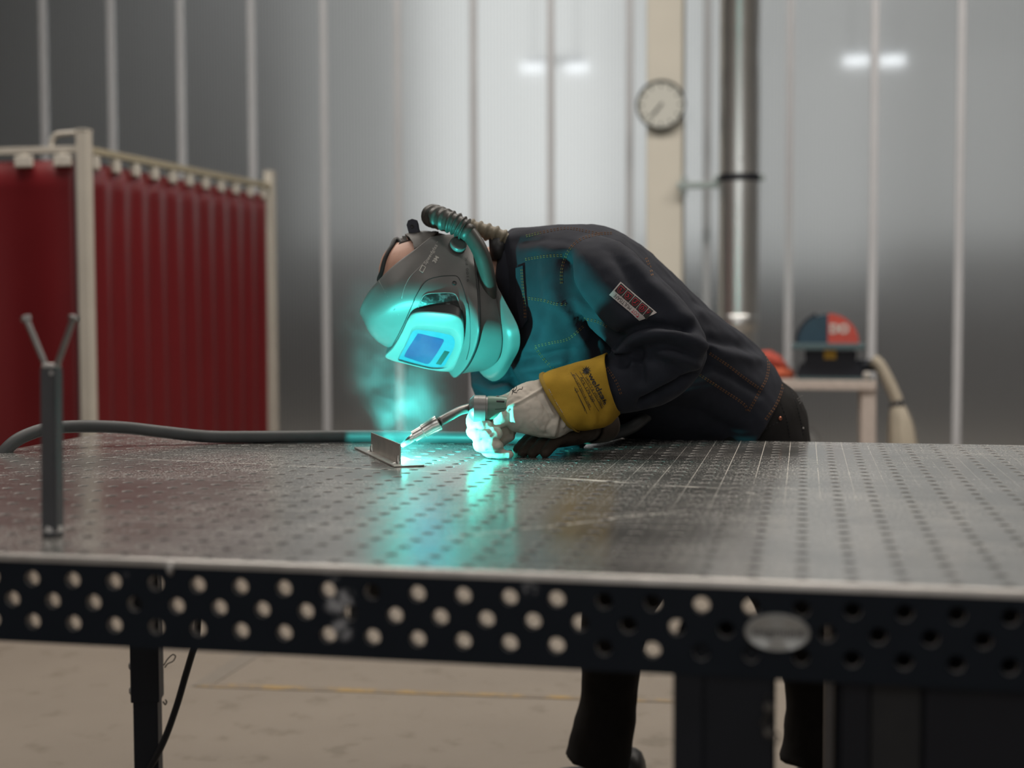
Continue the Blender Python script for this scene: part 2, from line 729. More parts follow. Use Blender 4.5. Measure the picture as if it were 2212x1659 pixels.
def line_mask(a, b, half, nz, wob=0.0):
    ax, ay = a
    bx, by = b
    L = math.hypot(bx - ax, by - ay)
    nx, ny = -(by - ay) / L, (bx - ax) / L
    d = t.math('ADD', t.math('MULTIPLY', t.math('SUBTRACT', X, ax), nx), t.math('MULTIPLY', t.math('SUBTRACT', Y, ay), ny))
    if wob:
        d = t.math('ADD', d, t.math('MULTIPLY', t.math('SUBTRACT', nz, 0.5), wob))
    s = t.math('ADD', t.math('MULTIPLY', t.math('SUBTRACT', X, ax), (bx - ax) / L), t.math('MULTIPLY', t.math('SUBTRACT', Y, ay), (by - ay) / L))
    on = t.math('LESS_THAN', t.math('ABSOLUTE', d), half)
    on = t.math('MULTIPLY', on, t.ramp(s, 0.0, 0.08))
    return t.math('MULTIPLY', on, t.math('SUBTRACT', 1.0, t.ramp(s, L - 0.08, L)))


def TP(u, v):
    p = PZ(u, v, TZ)
    return (p.x, p.y)


nz = t.noise(16, 4)
sc = line_mask(TP(185, 986), TP(1190, 1030), 0.0016, nz)
for a, b, h, wb in [((1130, 1028), (1420, 1046), 0.006, 0.02), ((1380, 1046), (1610, 1057), 0.005, 0.006), ((1660, 1056), (1800, 1060), 0.008, 0.01),
                    ((1780, 1061), (1850, 1063), 0.006, 0.006), ((1600, 1056), (1650, 1076), 0.006, 0.01), ((880, 1172), (1500, 1100), 0.002, 0.03)]:
    k = line_mask(TP(*a), TP(*b), h, nz, wb)
    sc = t.math('MAXIMUM', sc, k)
sc = t.math('MULTIPLY', sc, t.ramp(t.noise(60, 4, t.coord((0.3, 3, 1))), 0.32, 0.52))
colr = t.mix(dustm, base, (0.44, 0.41, 0.37))
colr = t.mix(t.math('MAXIMUM', t.math('MULTIPLY', sc, 0.8), t.math('MULTIPLY', line, 0.8)), colr, (0.62, 0.58, 0.53))
t.l(colr, t.b.inputs['Base Color'])
mt = t.math('SUBTRACT', 0.88, t.math('MULTIPLY', t.math('MAXIMUM', dustm, t.math('MAXIMUM', sc, line)), 0.86), clamp=True)
t.l(mt, t.b.inputs['Metallic'])
t.l(t.math('MULTIPLY', t.math('SUBTRACT', 1.0, t.math('MAXIMUM', t.math('MULTIPLY', dustm, 0.8), t.math('MAXIMUM', sc, line))), 0.5), t.b.inputs['Specular IOR Level'])
t.l(t.math('ADD', t.math('ADD', 0.13, t.math('MULTIPLY', n1, 0.12)), t.math('MULTIPLY', dustm, 0.40)), t.b.inputs['Roughness'])
t.bump(n3, 0.06, 0.0006)
M['table'] = t.m
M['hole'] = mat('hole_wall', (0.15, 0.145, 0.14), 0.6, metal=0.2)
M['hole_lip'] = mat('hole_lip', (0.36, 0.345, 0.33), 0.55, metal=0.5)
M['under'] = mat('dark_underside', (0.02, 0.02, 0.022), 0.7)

# skirt: near-black with pale scuffs
t = NT('dark_nitrided_skirt')
co = t.n('ShaderNodeTexCoord')
nn = t.noise(20, 4)
cc = t.mix(nn, (0.0048, 0.0085, 0.0150), (0.0085, 0.0130, 0.0210))
for (u, v, rad, thr) in [(728, 1305, 0.012, 0.46), (748, 1292, 0.009, 0.5), (738, 1360, 0.011, 0.46), (715, 1245, 0.008, 0.55), (1145, 1273, 0.008, 0.56), (272, 1232, 0.006, 0.56)]:
    q = P(u, v, 0.0)
    vm = t.n('ShaderNodeVectorMath', operation='DISTANCE')
    t.l(co.outputs['Object'], vm.inputs[0])
    vm.inputs[1].default_value = q
    k = t.math('SUBTRACT', 1.0, t.ramp(vm.outputs['Value'], rad * 0.4, rad * 1.5))
    k = t.math('MULTIPLY', k, t.ramp(t.noise(95, 4), thr - 0.08, thr + 0.12))
    cc = t.mix(k, cc, (0.40, 0.40, 0.42))
t.l(cc, t.b.inputs['Base Color'])
t.b.inputs['Roughness'].default_value = 0.5
t.b.inputs['Specular IOR Level'].default_value = 0.2
M['skirt'] = t.m
M['skirt_hole'] = mat('skirt_hole_wall', (0.55, 0.52, 0.50), 0.5, metal=0.4)
M['edge'] = mat('bright_worn_edge', (0.60, 0.57, 0.54), 0.42, metal=0.5, var=0.3, scale=30)

# ================================================================== the setting
fl = obj('floor', box((0, 5, -0.05), (26, 30, 0.1)), M['concrete'])
tag(fl, kind='structure')

# painted marking on the floor, an L of worn grey and yellow


def strip(pts_a, pts_b, z0, th):
    bm = bmesh.new()
    lo = [Vector((p.x, p.y, z0)) for p in pts_a + pts_b]
    hi = [q + Vector((0, 0, th)) for q in lo]
    a = [bm.verts.new(q) for q in lo]
    b = [bm.verts.new(q) for q in hi]
    n = len(a)
    bm.faces.new(b)
    bm.faces.new(list(reversed(a)))
    for i in range(n):
        j = (i + 1) % n
        bm.faces.new((a[i], a[j], b[j], b[i]))
    return bm


G = lambda u, v: PZ(u, v, 0.0)
mk = obj('trim_1', strip([G(420, 1484), G(462, 1477), G(1500, 1514)], [G(1500, 1520), G(462, 1486)], 0.0005, 0.0015), M['mark_yellow'])
tag(mk, kind='structure')
mk = obj('trim_2', strip([G(412, 1483), G(462, 1478)], [G(620, 1380), G(570, 1380)], 0.0005, 0.0012), M['mark_grey'])
tag(mk, kind='structure')

# wall of upright polycarbonate panels with aluminium joints
WY = 7.90
wall = obj('wall_back', box((-0.6, WY + 0.02, 0.06), (18.0, 0.10, 0.12), bevel=0.004), M['alu'])
tag(wall, kind='structure')
jx = [P(u, 500, WY).x for u in (102, 248, 394, 546, 706, 866, 1030, 1190)]
step = (jx[-1] - jx[0]) / 7
xs = [jx[0] + step * i for i in range(-9, 27)]
jr = [P(u, 400, WY).x for u in (1714, 1884, 2066)]
off = sum(x - min(xs, key=lambda q: abs(q - x)) for x in jr) / 3
for i, x in enumerate(xs):
    xj = x + (off if x > -0.6 else 0.0)
    xs[i] = xj
WZ = 6.2
for i in range(len(xs) - 1):
    a, b = xs[i] + 0.018, xs[i + 1] - 0.018
    obj('panel', box(((a + b) / 2, WY + 0.02, 0.12 + WZ / 2), (b - a, 0.04, WZ)), M['poly'], wall)
for x in xs:
    bm = box((x, WY + 0.0, 0.12 + WZ / 2), (0.052, 0.02, WZ), bevel=0.004)
    add_box(bm, (x, WY + 0.02, 0.12 + WZ / 2), (0.03, 0.04, WZ))
    obj('joint_profile', bm, M['alu'], wall)

# the hall behind the sheet: far wall, bright windows, a dark low panel
FY = 11.2
WIN = 1.35
for lx in (-3.8, 0.5, 4.5):  # area lights added to lift the tone of the far wall
    lamp('back_wall_fill', (lx, 9.4, 6.1), 115 if lx > 0 else 88, 2.5, (1.0, 0.98, 0.95), size_y=0.6)
hall = obj('wall_far', box((-1, FY + 0.1, 3.2), (26, 0.2, 6.4)), mat('far_wall_paint', (0.30, 0.31, 0.32), 0.8))
tag(hall, kind='structure')
shade_panel = obj('trim_3', box((-1, FY - 0.2, 0.55), (26, 0.4, 1.1)), mat('dark_dado', (0.10, 0.095, 0.10), 0.8))  # unseen panel added to darken the foot of the sheet wall
tag(shade_panel, kind='structure')
wins = [((900, -200), (1330, 560), 0.82), ((1350, -200), (1560, 560), 0.62), ((1600, -200), (1900, 590), 0.37), ((1930, -200), (2300, 540), 0.28), ((640, -200), (870, 540), 0.26)]
for i, (a, b, s) in enumerate(wins):
    p, q = P(a[0], a[1], FY - 0.02), P(b[0], b[1], FY - 0.02)
    wf = obj('window_%d' % (i + 1), box(((p.x + q.x) / 2, FY - 0.01, (p.z + q.z) / 2), (q.x - p.x + 0.1, 0.04, p.z - q.z + 0.1), bevel=0.01), M['alu'])
    tag(wf, kind='structure')
    obj('pane', box(((p.x + q.x) / 2, FY - 0.04, (p.z + q.z) / 2), (q.x - p.x, 0.03, p.z - q.z)), emit('daylit_pane_%d' % i, (0.97, 0.985, 0.965), s * WIN), wf)

for nm, x in (('wall_left', -12.0), ('wall_right', 12.0)):
    sw_ = obj(nm, box((x, 1.5, 3.2), (0.2, 19.8, 6.4)), mat(nm + '_paint', (0.26, 0.26, 0.26), 0.8))
    tag(sw_, kind='structure')
cei = obj('ceiling', box((0, 4, 6.36), (26, 26, 0.12)), mat('ceiling_paint', (0.45, 0.45, 0.45), 0.8))
tag(cei, kind='structure')

# strip lamps hanging behind the sheets
lamp_m = emit('strip_lamp_glow', (0.95, 0.98, 1.0), 2.2)
for nm, us, lb in (('a', (1152, 1246), 'pair of glowing lamps blurred behind the sheet wall, left of the clock column'), ('b', (1850, 1926), 'pair of glowing lamps blurred behind the sheet wall, at the far right')):
    vv_ = 146 if us[0] < 1500 else 131
    c = P(sum(us) / 2, vv_, WY + 0.42)
    sl = empty('strip_lamp', c, lb, 'lamp')
    for dx in (-0.15, 0.15):
        obj('suspension_rod', tube([c + Vector((dx, 0.03, 0.05)), Vector((c.x + dx, c.y + 0.03, 6.3))], 0.004, sides=6, smooth=False), M['alu'], sl)
    obj('housing', box(c + Vector((0, 0.03, 0.05)), (0.40, 0.05, 0.03), bevel=0.004), M['alu'], sl)
    for u in us:
        q_ = P(u, vv_, WY + 0.42)
        obj('lamp_panel', box(q_, (0.17, 0.03, 0.06), bevel=0.006), lamp_m, sl)

# front wall behind the photographer, unseen windows added for front fill and duct highlight
wfr = obj('wall_front', box((0, -8.2, 3.3), (24, 0.3, 6.6)), mat('front_wall_paint', (0.25, 0.25, 0.25), 0.8))
tag(wfr, kind='structure')
for i, x in enumerate((-3.6, -1.2, 1.2, 3.6)):
    wf = obj('window_%d' % (i + 6), box((x, -8.03, 3.9), (2.2, 0.06, 3.2), bevel=0.01), M['alu'])
    tag(wf, kind='structure')
    obj('pane', box((x, -7.99, 3.9), (2.08, 0.03, 3.08)), emit('front_fill_%d' % i, (1.0, 0.985, 0.96), 1.75), wf)

# cream column with the clock
cxl, cxr = P(1396, 400, 7.62).x, P(1474, 400, 7.62).x
colm = obj('column', box(((cxl + cxr) / 2, 7.72, 3.1), (cxr - cxl, 0.20, 6.2), bevel=0.008), mat('cream_column_paint', (0.74, 0.70, 0.615), 0.55, var=0.06, scale=3))
tag(colm, kind='structure')

# ================================================================== wall clock
yc = 7.585
cc = P(1428, 227, yc)
rc = 52 * pxmm(yc)
ck = empty('wall_clock', cc, 'round wall clock with dark rim and pale dial on the cream column', 'clock')
obj('case', lathe(cc, (0, -1, 0), [(-0.03, rc * 0.96), (0.018, rc), (0.026, rc * 0.985), (0.028, rc * 0.93), (0.016, rc * 0.90), (0.012, rc * 0.88)], 40), M['clock_rim'], ck, smooth=True)
obj('dial', lathe(cc + Vector((0, -0.013, 0)), (0, -1, 0), [(0, rc * 0.90), (0.002, rc * 0.90)], 40), M['clock_face'], ck)


def clock_bar(ang, r1, r2, wd, y):
    d = Vector((math.sin(ang), 0, math.cos(ang)))
    R = Matrix.Rotation(ang, 3, 'Y')
    return box(cc + d * (r1 + r2) / 2 + Vector((0, y, 0)), (wd, 0.003, abs(r2 - r1)), rot=R)


for k in range(12):
    obj('hour_mark', clock_bar(k * PI / 6, rc * 0.70, rc * 0.82, rc * 0.07, -0.0165), M['clock_ink'], ck)
obj('hour_hand', clock_bar(math.radians(216), -rc * 0.08, rc * 0.45, rc * 0.06, -0.019), M['clock_ink'], ck)
obj('minute_hand', clock_bar(math.radians(222), -rc * 0.10, rc * 0.68, rc * 0.04, -0.022), M['clock_ink'], ck)
obj('hand_cap', lathe(cc + Vector((0, -0.016, 0)), (0, -1, 0), [(0, rc * 0.05), (0.01, rc * 0.05)], 12), M['clock_ink'], ck)

# ================================================================== steel duct
yd = 7.45
dl, dr = P(1554, 300, yd), P(1641, 300, yd)
dux, rd = (dl.x + dr.x) / 2, (dr.x - dl.x) / 2
dt = empty('steel_duct', (dux, yd, 0), 'galvanised round duct running up the wall right of the cream column', 'duct')
zc = P(1600, 385, yd).z
zl = P(1600, 690, yd).z
prof = []


def spiral(z0, z1, r):
    pr, z = [(z0, r)], z0 + 1.1
    while z < z1 - 0.2:
        pr += [(z - 0.003, r), (z, r + 0.0015), (z + 0.003, r)]
        z += 1.1
    return pr + [(z1, r)]


edge_smooth(obj('lower_pipe', lathe((dux, yd, 0), (0, 0, 1), spiral(0.02, zl - 0.05, rd * 0.93), 40), M['duct'], dt), 50)
edge_smooth(obj('middle_pipe', lathe((dux, yd, 0), (0, 0, 1), spiral(zl - 0.05, zc, rd), 40), M['duct'], dt), 50)
edge_smooth(obj('upper_pipe', lathe((dux, yd, 0), (0, 0, 1), spiral(zc, 6.2, rd), 40), M['duct'], dt), 50)
edge_smooth(obj('coupling', lathe((dux, yd, 0), (0, 0, 1), [(zl - 0.07, rd + 0.001), (zl - 0.06, rd + 0.006), (zl + 0.02, rd + 0.006), (zl + 0.03, rd + 0.001)], 40), M['duct'], dt), 50)
cl = obj('pipe_clamp', lathe((dux, yd, 0), (0, 0, 1), [(zc - 0.022, rd), (zc - 0.02, rd + 0.006), (zc + 0.02, rd + 0.006), (zc + 0.022, rd)], 40), M['leg'], dt)
edge_smooth(cl, 50)
for a in (-1, 1):
    bm = box((dux + a * (rd + 0.018), yd, zc), (0.03, 0.012, 0.034), bevel=0.002)
    add_box(bm, (dux + a * (rd + 0.02), yd - 0.012, zc), (0.014, 0.016, 0.014), bevel=0.003)
    obj('clamp_bolt', bm, M['zinc'], cl)
bk = P(1515, 397, yd)
obj('wall_bracket', box(((cxr + dux - rd) / 2, yd + 0.10, bk.z), (dux - rd - cxr + 0.05, 0.05, 0.042), bevel=0.003), M['zinc'], dt)
obj('bracket_plate', box((cxr + 0.012, yd + 0.15, bk.z), (0.022, 0.12, 0.12), bevel=0.003), M['zinc'], dt)
sb = P(1601, 343, yd - rd)
obj('screw', lathe(sb + Vector((0, 0.004, 0)), (0, -1, 0), [(0, 0.006), (0.006, 0.006), (0.009, 0.003)], 10), M['leg'], dt)

# ================================================================== red welding screens
ZP = 1.90
pA = PZ(181, 283, ZP)
pB = PZ(582, 372, ZP)
PW = 0.052


def post(p, par, top, ang):
    bm = box((p.x, p.y, top / 2), (PW, PW, top), rot=Matrix.Rotation(ang, 3, 'Z'), bevel=0.003)
    o = obj('post', bm, M['cream_paint'], par)
    bm = box((p.x, p.y, top + 0.003), (PW + 0.004, PW + 0.004, 0.008), rot=Matrix.Rotation(ang, 3, 'Z'), bevel=0.002)
    obj('post_cap', bm, M['cream_paint'], o)
    obj('foot', box((p.x, p.y, 0.03), (0.06, 0.5, 0.05), rot=Matrix.Rotation(ang, 3, 'Z'), bevel=0.004), M['cream_paint'], o)
    return o


def curtain(par, a, b, z0, z1, waves, amp, ph=0.0, soft=0.0):
    d = b - a
    d.z = 0
    L = d.length
    t = d / L
    n = Vector((-t.y, t.x, 0))
    nu, nv = waves * 12, 14
    bm = bmesh.new()
    vv = []
    for j in range(nv + 1):
        zz = z0 + (z1 - z0) * j / nv
        k = 1 - j / nv
        row = []
        for i in range(nu + 1):
            s = i / nu
            w = amp * (0.35 + 0.65 * min(1, k * 3)) * math.sin(2 * PI * waves * s + ph + 0.5 * math.sin(5 * s + 2 * k))
            w += soft * math.sin(2 * PI * 1.3 * s + 1 + k) * k
            row.append(bm.verts.new(Vector((a.x, a.y, zz)) + d * s + n * w))
        vv.append(row)
    for j in range(nv):
        for i in range(nu):
            bm.faces.new((vv[j][i], vv[j][i + 1], vv[j + 1][i + 1], vv[j + 1][i]))
    o = obj('curtain', bm, M['curtain'], par, smooth=True)
    md = o.modifiers.new('thick', 'SOLIDIFY')
    md.thickness = 0.003
    return o, t, n


dAB = Vector((pB.x - pA.x, pB.y - pA.y, 0))
aAB = math.atan2(dAB.y, dAB.x)
# near screen, running to the left out of frame
ry = pA.y
zr = P(90, 325, ry).z
pL = Vector((pA.x - 1.45, ry - 0.02, ZP))
scA = empty('welding_screen', (pA.x - 0.7, ry, 0), 'welding screen with red curtain nearest the left edge, joined to the corner post', 'screen')
post(pA, scA, ZP, aAB)
post(pL, scA, ZP, 0)
obj('top_rail', box(((pA.x + pL.x) / 2, ry, zr), (1.45 - PW, 0.034, 0.030), bevel=0.003), M['cream_paint'], scA)
hx, hz = P(112, 292, ry), P(112, 322, ry)
obj('handle_tube', tube([Vector((hz.x, ry, zr)), Vector((hx.x, ry, hx.z - 0.03)), Vector((hx.x + 0.02, ry, hx.z)), Vector((hx.x + 0.06, ry, hx.z + 0.006)), Vector((pA.x - PW / 2, ry, hx.z + 0.008))], 0.011, sides=10), M['cream_paint'], scA, smooth=True)
cz1 = zr - 0.045
cuA, tA, nA = curtain(scA, Vector((pL.x + 0.04, ry - 0.01, 0)), Vector((pA.x - 0.045, ry - 0.01, 0)), 0.10, cz1, 4, 0.007, ph=1.2, soft=0.022)
for u in (56, 140, -60, -150, -240):
    q = P(u, 345, ry)
    bm = box((q.x, ry - 0.012, zr - 0.048), (0.085, 0.03, 0.05), bevel=0.006)
    add_box(bm, (q.x, ry - 0.006, zr - 0.02), (0.03, 0.02, 0.03), bevel=0.003)
    obj('clip', bm, M['clip'], scA)

# side screen, running back from the corner post to the far post
scB = empty('welding_screen', ((pA.x + pB.x) / 2, (pA.y + pB.y) / 2, 0), 'welding screen with a pleated red curtain running back towards the wall', 'screen')
tB = dAB.normalized()
post(pB, scB, ZP, aAB)
RB = Matrix.Rotation(aAB, 3, 'Z')
z2 = zr
mid = (pA + pB) / 2
obj('top_rail', box((mid.x, mid.y, z2), (dAB.length - PW, 0.034, 0.030), rot=RB, bevel=0.003), M['tan_paint'], scB)
oa = tB * 0.05
curtain(scB, Vector((pA.x, pA.y, 0)) + oa, Vector((pB.x, pB.y, 0)) - oa, 0.10, z2 - 0.055, 11, 0.015, ph=0.4)
for k in range(11):
    q = pA + dAB * ((k + 0.45) / 11.0)
    bm = box((q.x, q.y, z2 - 0.052), (0.055, 0.034, 0.055), rot=RB, bevel=0.005)
    add_box(bm, (q.x, q.y, z2 - 0.02), (0.025, 0.022, 0.03), rot=RB, bevel=0.003)
    obj('clip', bm, M['clip'], scB)

# ================================================================== welding table
TX0, TX1, TD = -1.225, 1.775, 1.50
tb = empty('welding_table', (0.275, 0.75, 0), 'long steel welding table with a perforated top and black perforated side', 'table')


def cell_rows(bm, rows, plane, r, depth, lip, sides=12, back=True, mi=(0, 1, 2)):
    """plate of rectangular cells, each with a round through hole; plane(a, b, d) gives the point."""
    V, F, MI = [], [], []
    for (ca, cb, wa, wb) in rows:
        base = len(V)
        for k in range(sides):                      # outline of the cell
            t = 2 * PI * k / sides
            c, s = math.cos(t), math.sin(t)
            m_ = max(abs(c), abs(s))
            V.append(plane(ca + wa / 2 * c / m_, cb + wb / 2 * s / m_, 0))
        for rr, dd in ((r + lip, 0), (r, lip), (r, depth)):
            for k in range(sides):
                t = 2 * PI * k / sides
                V.append(plane(ca + rr * math.cos(t), cb + rr * math.sin(t), dd))
        ns = 4
        if back:
            for k in range(sides):
                t = 2 * PI * k / sides
                c, s = math.cos(t), math.sin(t)
                m_ = max(abs(c), abs(s))
                V.append(plane(ca + wa / 2 * c / m_, cb + wb / 2 * s / m_, depth))
            ns = 5
        for q in range(ns - 1):
            for k in range(sides):
                j = (k + 1) % sides
                F.append((base + q * sides + k, base + q * sides + j, base + (q + 1) * sides + j, base + (q + 1) * sides + k))
                MI.append((mi[0], mi[1], mi[2], mi[0])[q])
    me = bpy.data.meshes.new('plate')
    me.from_pydata([tuple(p) for p in V], [], F)
    me.polygons.foreach_set('material_index', MI)
    return me


rows = []
for j in range(30):
    for i in range(60):
        rows.append((TX0 + 0.025 + 0.05 * i, 0.025 + 0.05 * j, 0.05, 0.05))
# the first and last rows stop short of the rounded rim
for k, (a, b, wa, wb) in enumerate(rows):
    if b < 0.03:
        rows[k] = (a, b + 0.0, wa, wb)
me = cell_rows(None, rows, lambda a, b, d: Vector((a, b + (0.004 if b < 1e-4 else (-0.004 if b > TD - 1e-4 else 0)), TZ - d)), 0.0079, 0.0118, 0.0007, sides=16, back=False)
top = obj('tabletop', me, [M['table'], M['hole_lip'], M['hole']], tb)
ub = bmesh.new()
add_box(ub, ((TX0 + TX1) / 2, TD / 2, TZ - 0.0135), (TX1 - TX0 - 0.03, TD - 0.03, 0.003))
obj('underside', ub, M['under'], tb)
# worn bright rim round the edge of the plate
loop = []
for (x, y) in ((TX0, 0), (TX1, 0), (TX1, TD), (TX0, TD)):
    sx_, sy_2 = (1 if x == TX0 else -1), (1 if y == 0 else -1)
    loop.append([Vector((x + sx_ * o, y + sy_2 * o, TZ - z)) for o, z in ((0.004, 0.0), (0.0016, 0.0006), (0.0004, 0.0022), (0.0, 0.0045), (0.0, 0.0085))])
bm = bmesh.new()
ringsr = [[bm.verts.new(p) for p in L] for L in loop]
for i in range(4):
    a, b = ringsr[i], ringsr[(i + 1) % 4]
    for k in range(4):
        bm.faces.new((a[k], b[k], b[k + 1], a[k + 1]))
obj('worn_rim', bm, M['edge'], tb, smooth=True)

# perforated front skirt: three staggered rows of holes
ST = 0.012
SZ = [(-0.0125 - 0.003 / 2, None)]
rows = []
RZ = (-0.0275, -0.0516, -0.0764)
bnd = (-0.0395, -0.0640)
zt_, zb_ = -0.0155, -0.0885
for i in range(60):
    a = -1.2 + 0.05 * i
    rows.append((a, (zt_ + bnd[0]) / 2, 0.05, zt_ - bnd[0]))
    rows.append((a, (bnd[1] + zb_) / 2, 0.05, bnd[1] - zb_))
for i in range(59):
    rows.append((-1.175 + 0.05 * i, (bnd[0] + bnd[1]) / 2, 0.05, bnd[0] - bnd[1]))
me = cell_rows(None, rows, lambda a, b, d: Vector((a, d, TZ + b)), 0.0086, ST, 0.0012, sides=16, mi=(0, 0, 1))
sk = obj('front_skirt', me, [M['skirt'], M['skirt_hole']], tb)
bm = bmesh.new()
add_box(bm, ((TX0 + TX1) / 2, ST / 2, TZ + (-0.0086 + zt_) / 2), (TX1 - TX0, ST, -0.0086 - zt_))
add_box(bm, ((TX0 + TX1) / 2, ST / 2, TZ + (zb_ - 0.1005) / 2), (TX1 - TX0, ST, zb_ + 0.1005))
for x in (TX0 + 0.0125, TX1 - 0.0125):
    add_box(bm, (x, ST / 2, TZ + (bnd[0] + bnd[1]) / 2), (0.025, ST, bnd[0] - bnd[1]))
obj('skirt_edge', bm, M['skirt'], tb)
for x in (TX0 + ST / 2, TX1 - ST / 2):
    obj('side_skirt', box((x, TD / 2, TZ - 0.0545), (ST, TD - 2 * ST, 0.092)), M['skirt'], tb)
# rear skirt: only a frame rail, so the light of the floor comes through the holes in front
obj('rear_rail', box(((TX0 + TX1) / 2, TD - ST / 2, TZ - 0.030), (TX1 - TX0, ST, 0.035)), M['skirt'], tb)
for x, z0 in ((-0.175, -0.085), (0.72, -0.06)):
    obj('stiffener', box((x, 0.09, TZ - 0.05), (0.012, 0.15, 0.05)), M['under'], tb)

# drip of weld metal and a nick on the rim
dq = P(368, 1226, 0.0)
bm = tube([Vector((dq.x, -0.001, TZ - 0.004)), Vector((dq.x + 0.001, -0.003, TZ - 0.010)), Vector((dq.x + 0.001, -0.001, TZ - 0.017))], [0.0035, 0.004, 0.0015], sides=8, n=4)
obj('weld_drip', bm, M['white_worn'], tb, smooth=True)


def table_leg(cx, cy, w, rot, ztop, zsl, inner=True):
    R = Matrix.Rotation(rot, 3, 'Z')
    bm = box((cx, cy, (ztop + zsl) / 2), (w, w, ztop - zsl), rot=R, bevel=0.003)
    o = obj('leg', bm, M['leg'], tb)
    obj('inner_tube', box((cx, cy, zsl / 2 + 0.02), (w * 0.86, w * 0.86, zsl + 0.04 - 0.04), rot=R, bevel=0.002), M['leg'], o)
    obj('foot_plate', box((cx, cy, 0.008), (w * 1.2, w * 1.2, 0.016), rot=R, bevel=0.002), M['leg'], o)
    f = R @ Vector((-w / 2, 0, 0))
    fi = R @ Vector((-w / 2 * 0.86, 0, 0))
    dv = (R @ Vector((-1, 0, 0)))
    z = zsl - 0.06
    while z > 0.1:
        c = Vector((cx, cy, z)) + fi
        obj('pin_hole', lathe(c - dv * 0.001, dv, [(0, 0.008), (0.0016, 0.008)], 12), M['ink'], o)
        z -= 0.055
    for z in (zsl + 0.02, zsl + 0.075):
        c = Vector((cx, cy, z)) + f
        obj('bolt_head', lathe(c - dv * 0.001, dv, [(0, 0.010), (0.006, 0.010), (0.009, 0.006)], 10), M['bolt'], o)
    return o


lc = P(314, 1450, 1.40)
lg = table_leg(lc.x + 0.004, 1.40, 0.062, math.radians(16), TZ - 0.014, P(314, 1510, 1.40).z)
# wire safety loops on this leg
w0 = P(356, 1440, 1.37)
mmp = pxmm(1.37)
w_ = lambda u, v: P(u, v, 1.37)
obj('safety_wire', tube([w_(354, 1437), w_(362, 1424), w_(373, 1414), w_(379, 1418), w_(374, 1428), w_(362, 1434), w_(356, 1442)], 0.0014, sides=6), M['wire'], lg, smooth=True)
obj('safety_wire', tube([w_(352, 1515), w_(357, 1522), w_(360, 1516), w_(357, 1511)], 0.0016, sides=6), M['wire'], lg, smooth=True)
lm = table_leg(0.2215, 0.066, 0.103, 0.0, TZ - 0.066, 0.05)
fp = lambda u, v, y=0.006: P(u, v, y)
obj('leg_web', box((0.186, 0.010, 0.42), (0.030, 0.006, 0.70), bevel=0.001), M['leg'], lm)
for v, lp in ((1525, [(1660, 1525), (1654, 1545), (1646, 1560), (1650, 1568), (1658, 1562), (1660, 1545), (1661, 1530)]), (1578, [(1661, 1578), (1672, 1580), (1683, 1592), (1681, 1604), (1671, 1600), (1666, 1588), (1660, 1580)])):
    c = fp(1661, v, 0.014)
    pn = obj('lock_pin', lathe(c + Vector((0, 0.001, 0)), (0, -1, 0), [(0, 0.0055), (0.007, 0.0055), (0.009, 0.003)], 12), M['bolt'], lm)
    obj('safety_wire', tube([fp(a, b, 0.005) for a, b in lp], 0.0011, sides=6), M['wire'], lm, smooth=True)
    obj('safety_wire', tube([fp(1661, v, 0.006), fp(1655, v - 12, 0.006), fp(1660, v - 26, 0.006)], 0.0009, sides=6), M['wire'], lm, smooth=True)
table_leg(TX1 - 0.09, 0.09, 0.09, 0.0, TZ - 0.10, 0.3)
table_leg(TX1 - 0.09, 1.40, 0.062, 0.0, TZ - 0.014, 0.3)

# oval badge
bc = P(1679, 1366, -0.002)
bw, bh = 66 * pxmm(0) * 1.02, 39 * pxmm(0) * 1.0
bm = bmesh.new()
rings = []
for k_, y_ in ((1.0, 0.003), (1.0, -0.002), (0.95, -0.0035), (0.90, -0.0028), (0.02, -0.0028)):
    rings.append([bc + Vector((bw * k_ * math.cos(2 * PI * q / 40), y_, bh * k_ * math.sin(2 * PI * q / 40))) for q in range(40)])
add_rings(bm, rings)
bmesh.ops.recalc_face_normals(bm, faces=bm.faces)
badge = obj('badge', bm, M['badge'], tb)
edge_smooth(badge, 35)
bv = bvh_of(badge)
text_on('lettering', 'siegmund', (1624, 1372), (1, 0.04), (0, -27), bv, M['ink'], badge, width=112, bold=0.012, lift=0.0006)

# ================================================================== cabinet under the table
cb = empty('tool_cabinet', (0.83, 0.5, 0), 'dark steel cabinet standing under the right half of the table', 'cabinet')
cx0 = P(1802, 1500, 0.03).x
obj('body', box(((cx0 + 1.5) / 2, 0.40, 0.405), (1.5 - cx0, 0.70, 0.69), bevel=0.004), M['cabinet'], cb)
cx9 = P(1786, 1500, 0.03).x
obj('corner_post', box((cx9 + 0.0025, 0.045, 0.39), (0.0045, 0.03, 0.76), bevel=0.001), M['support'], cb)
d1, d2 = P(1880, 1500, 0.045).x, P(1992, 1500, 0.045).x
obj('door', box(((cx0 + 0.006 + d1) / 2, 0.044, 0.40), (d1 - cx0 - 0.008, 0.016, 0.68), bevel=0.002), M['cabinet'], cb)
ob_ = obj('door', box(((d2 + 0.95) / 2, 0.044, 0.40), (0.95 - d2 - 0.004, 0.016, 0.68), bevel=0.002), M['cabinet'], cb)
obj('recess', box(((d1 + d2) / 2, 0.049, 0.40), (d2 - d1, 0.006, 0.68), bevel=0.002), M['under'], cb)
obj('plinth', box(((cx0 + 1.5) / 2, 0.42, 0.03), (1.45 - cx0, 0.6, 0.06)), M['under'], cb)

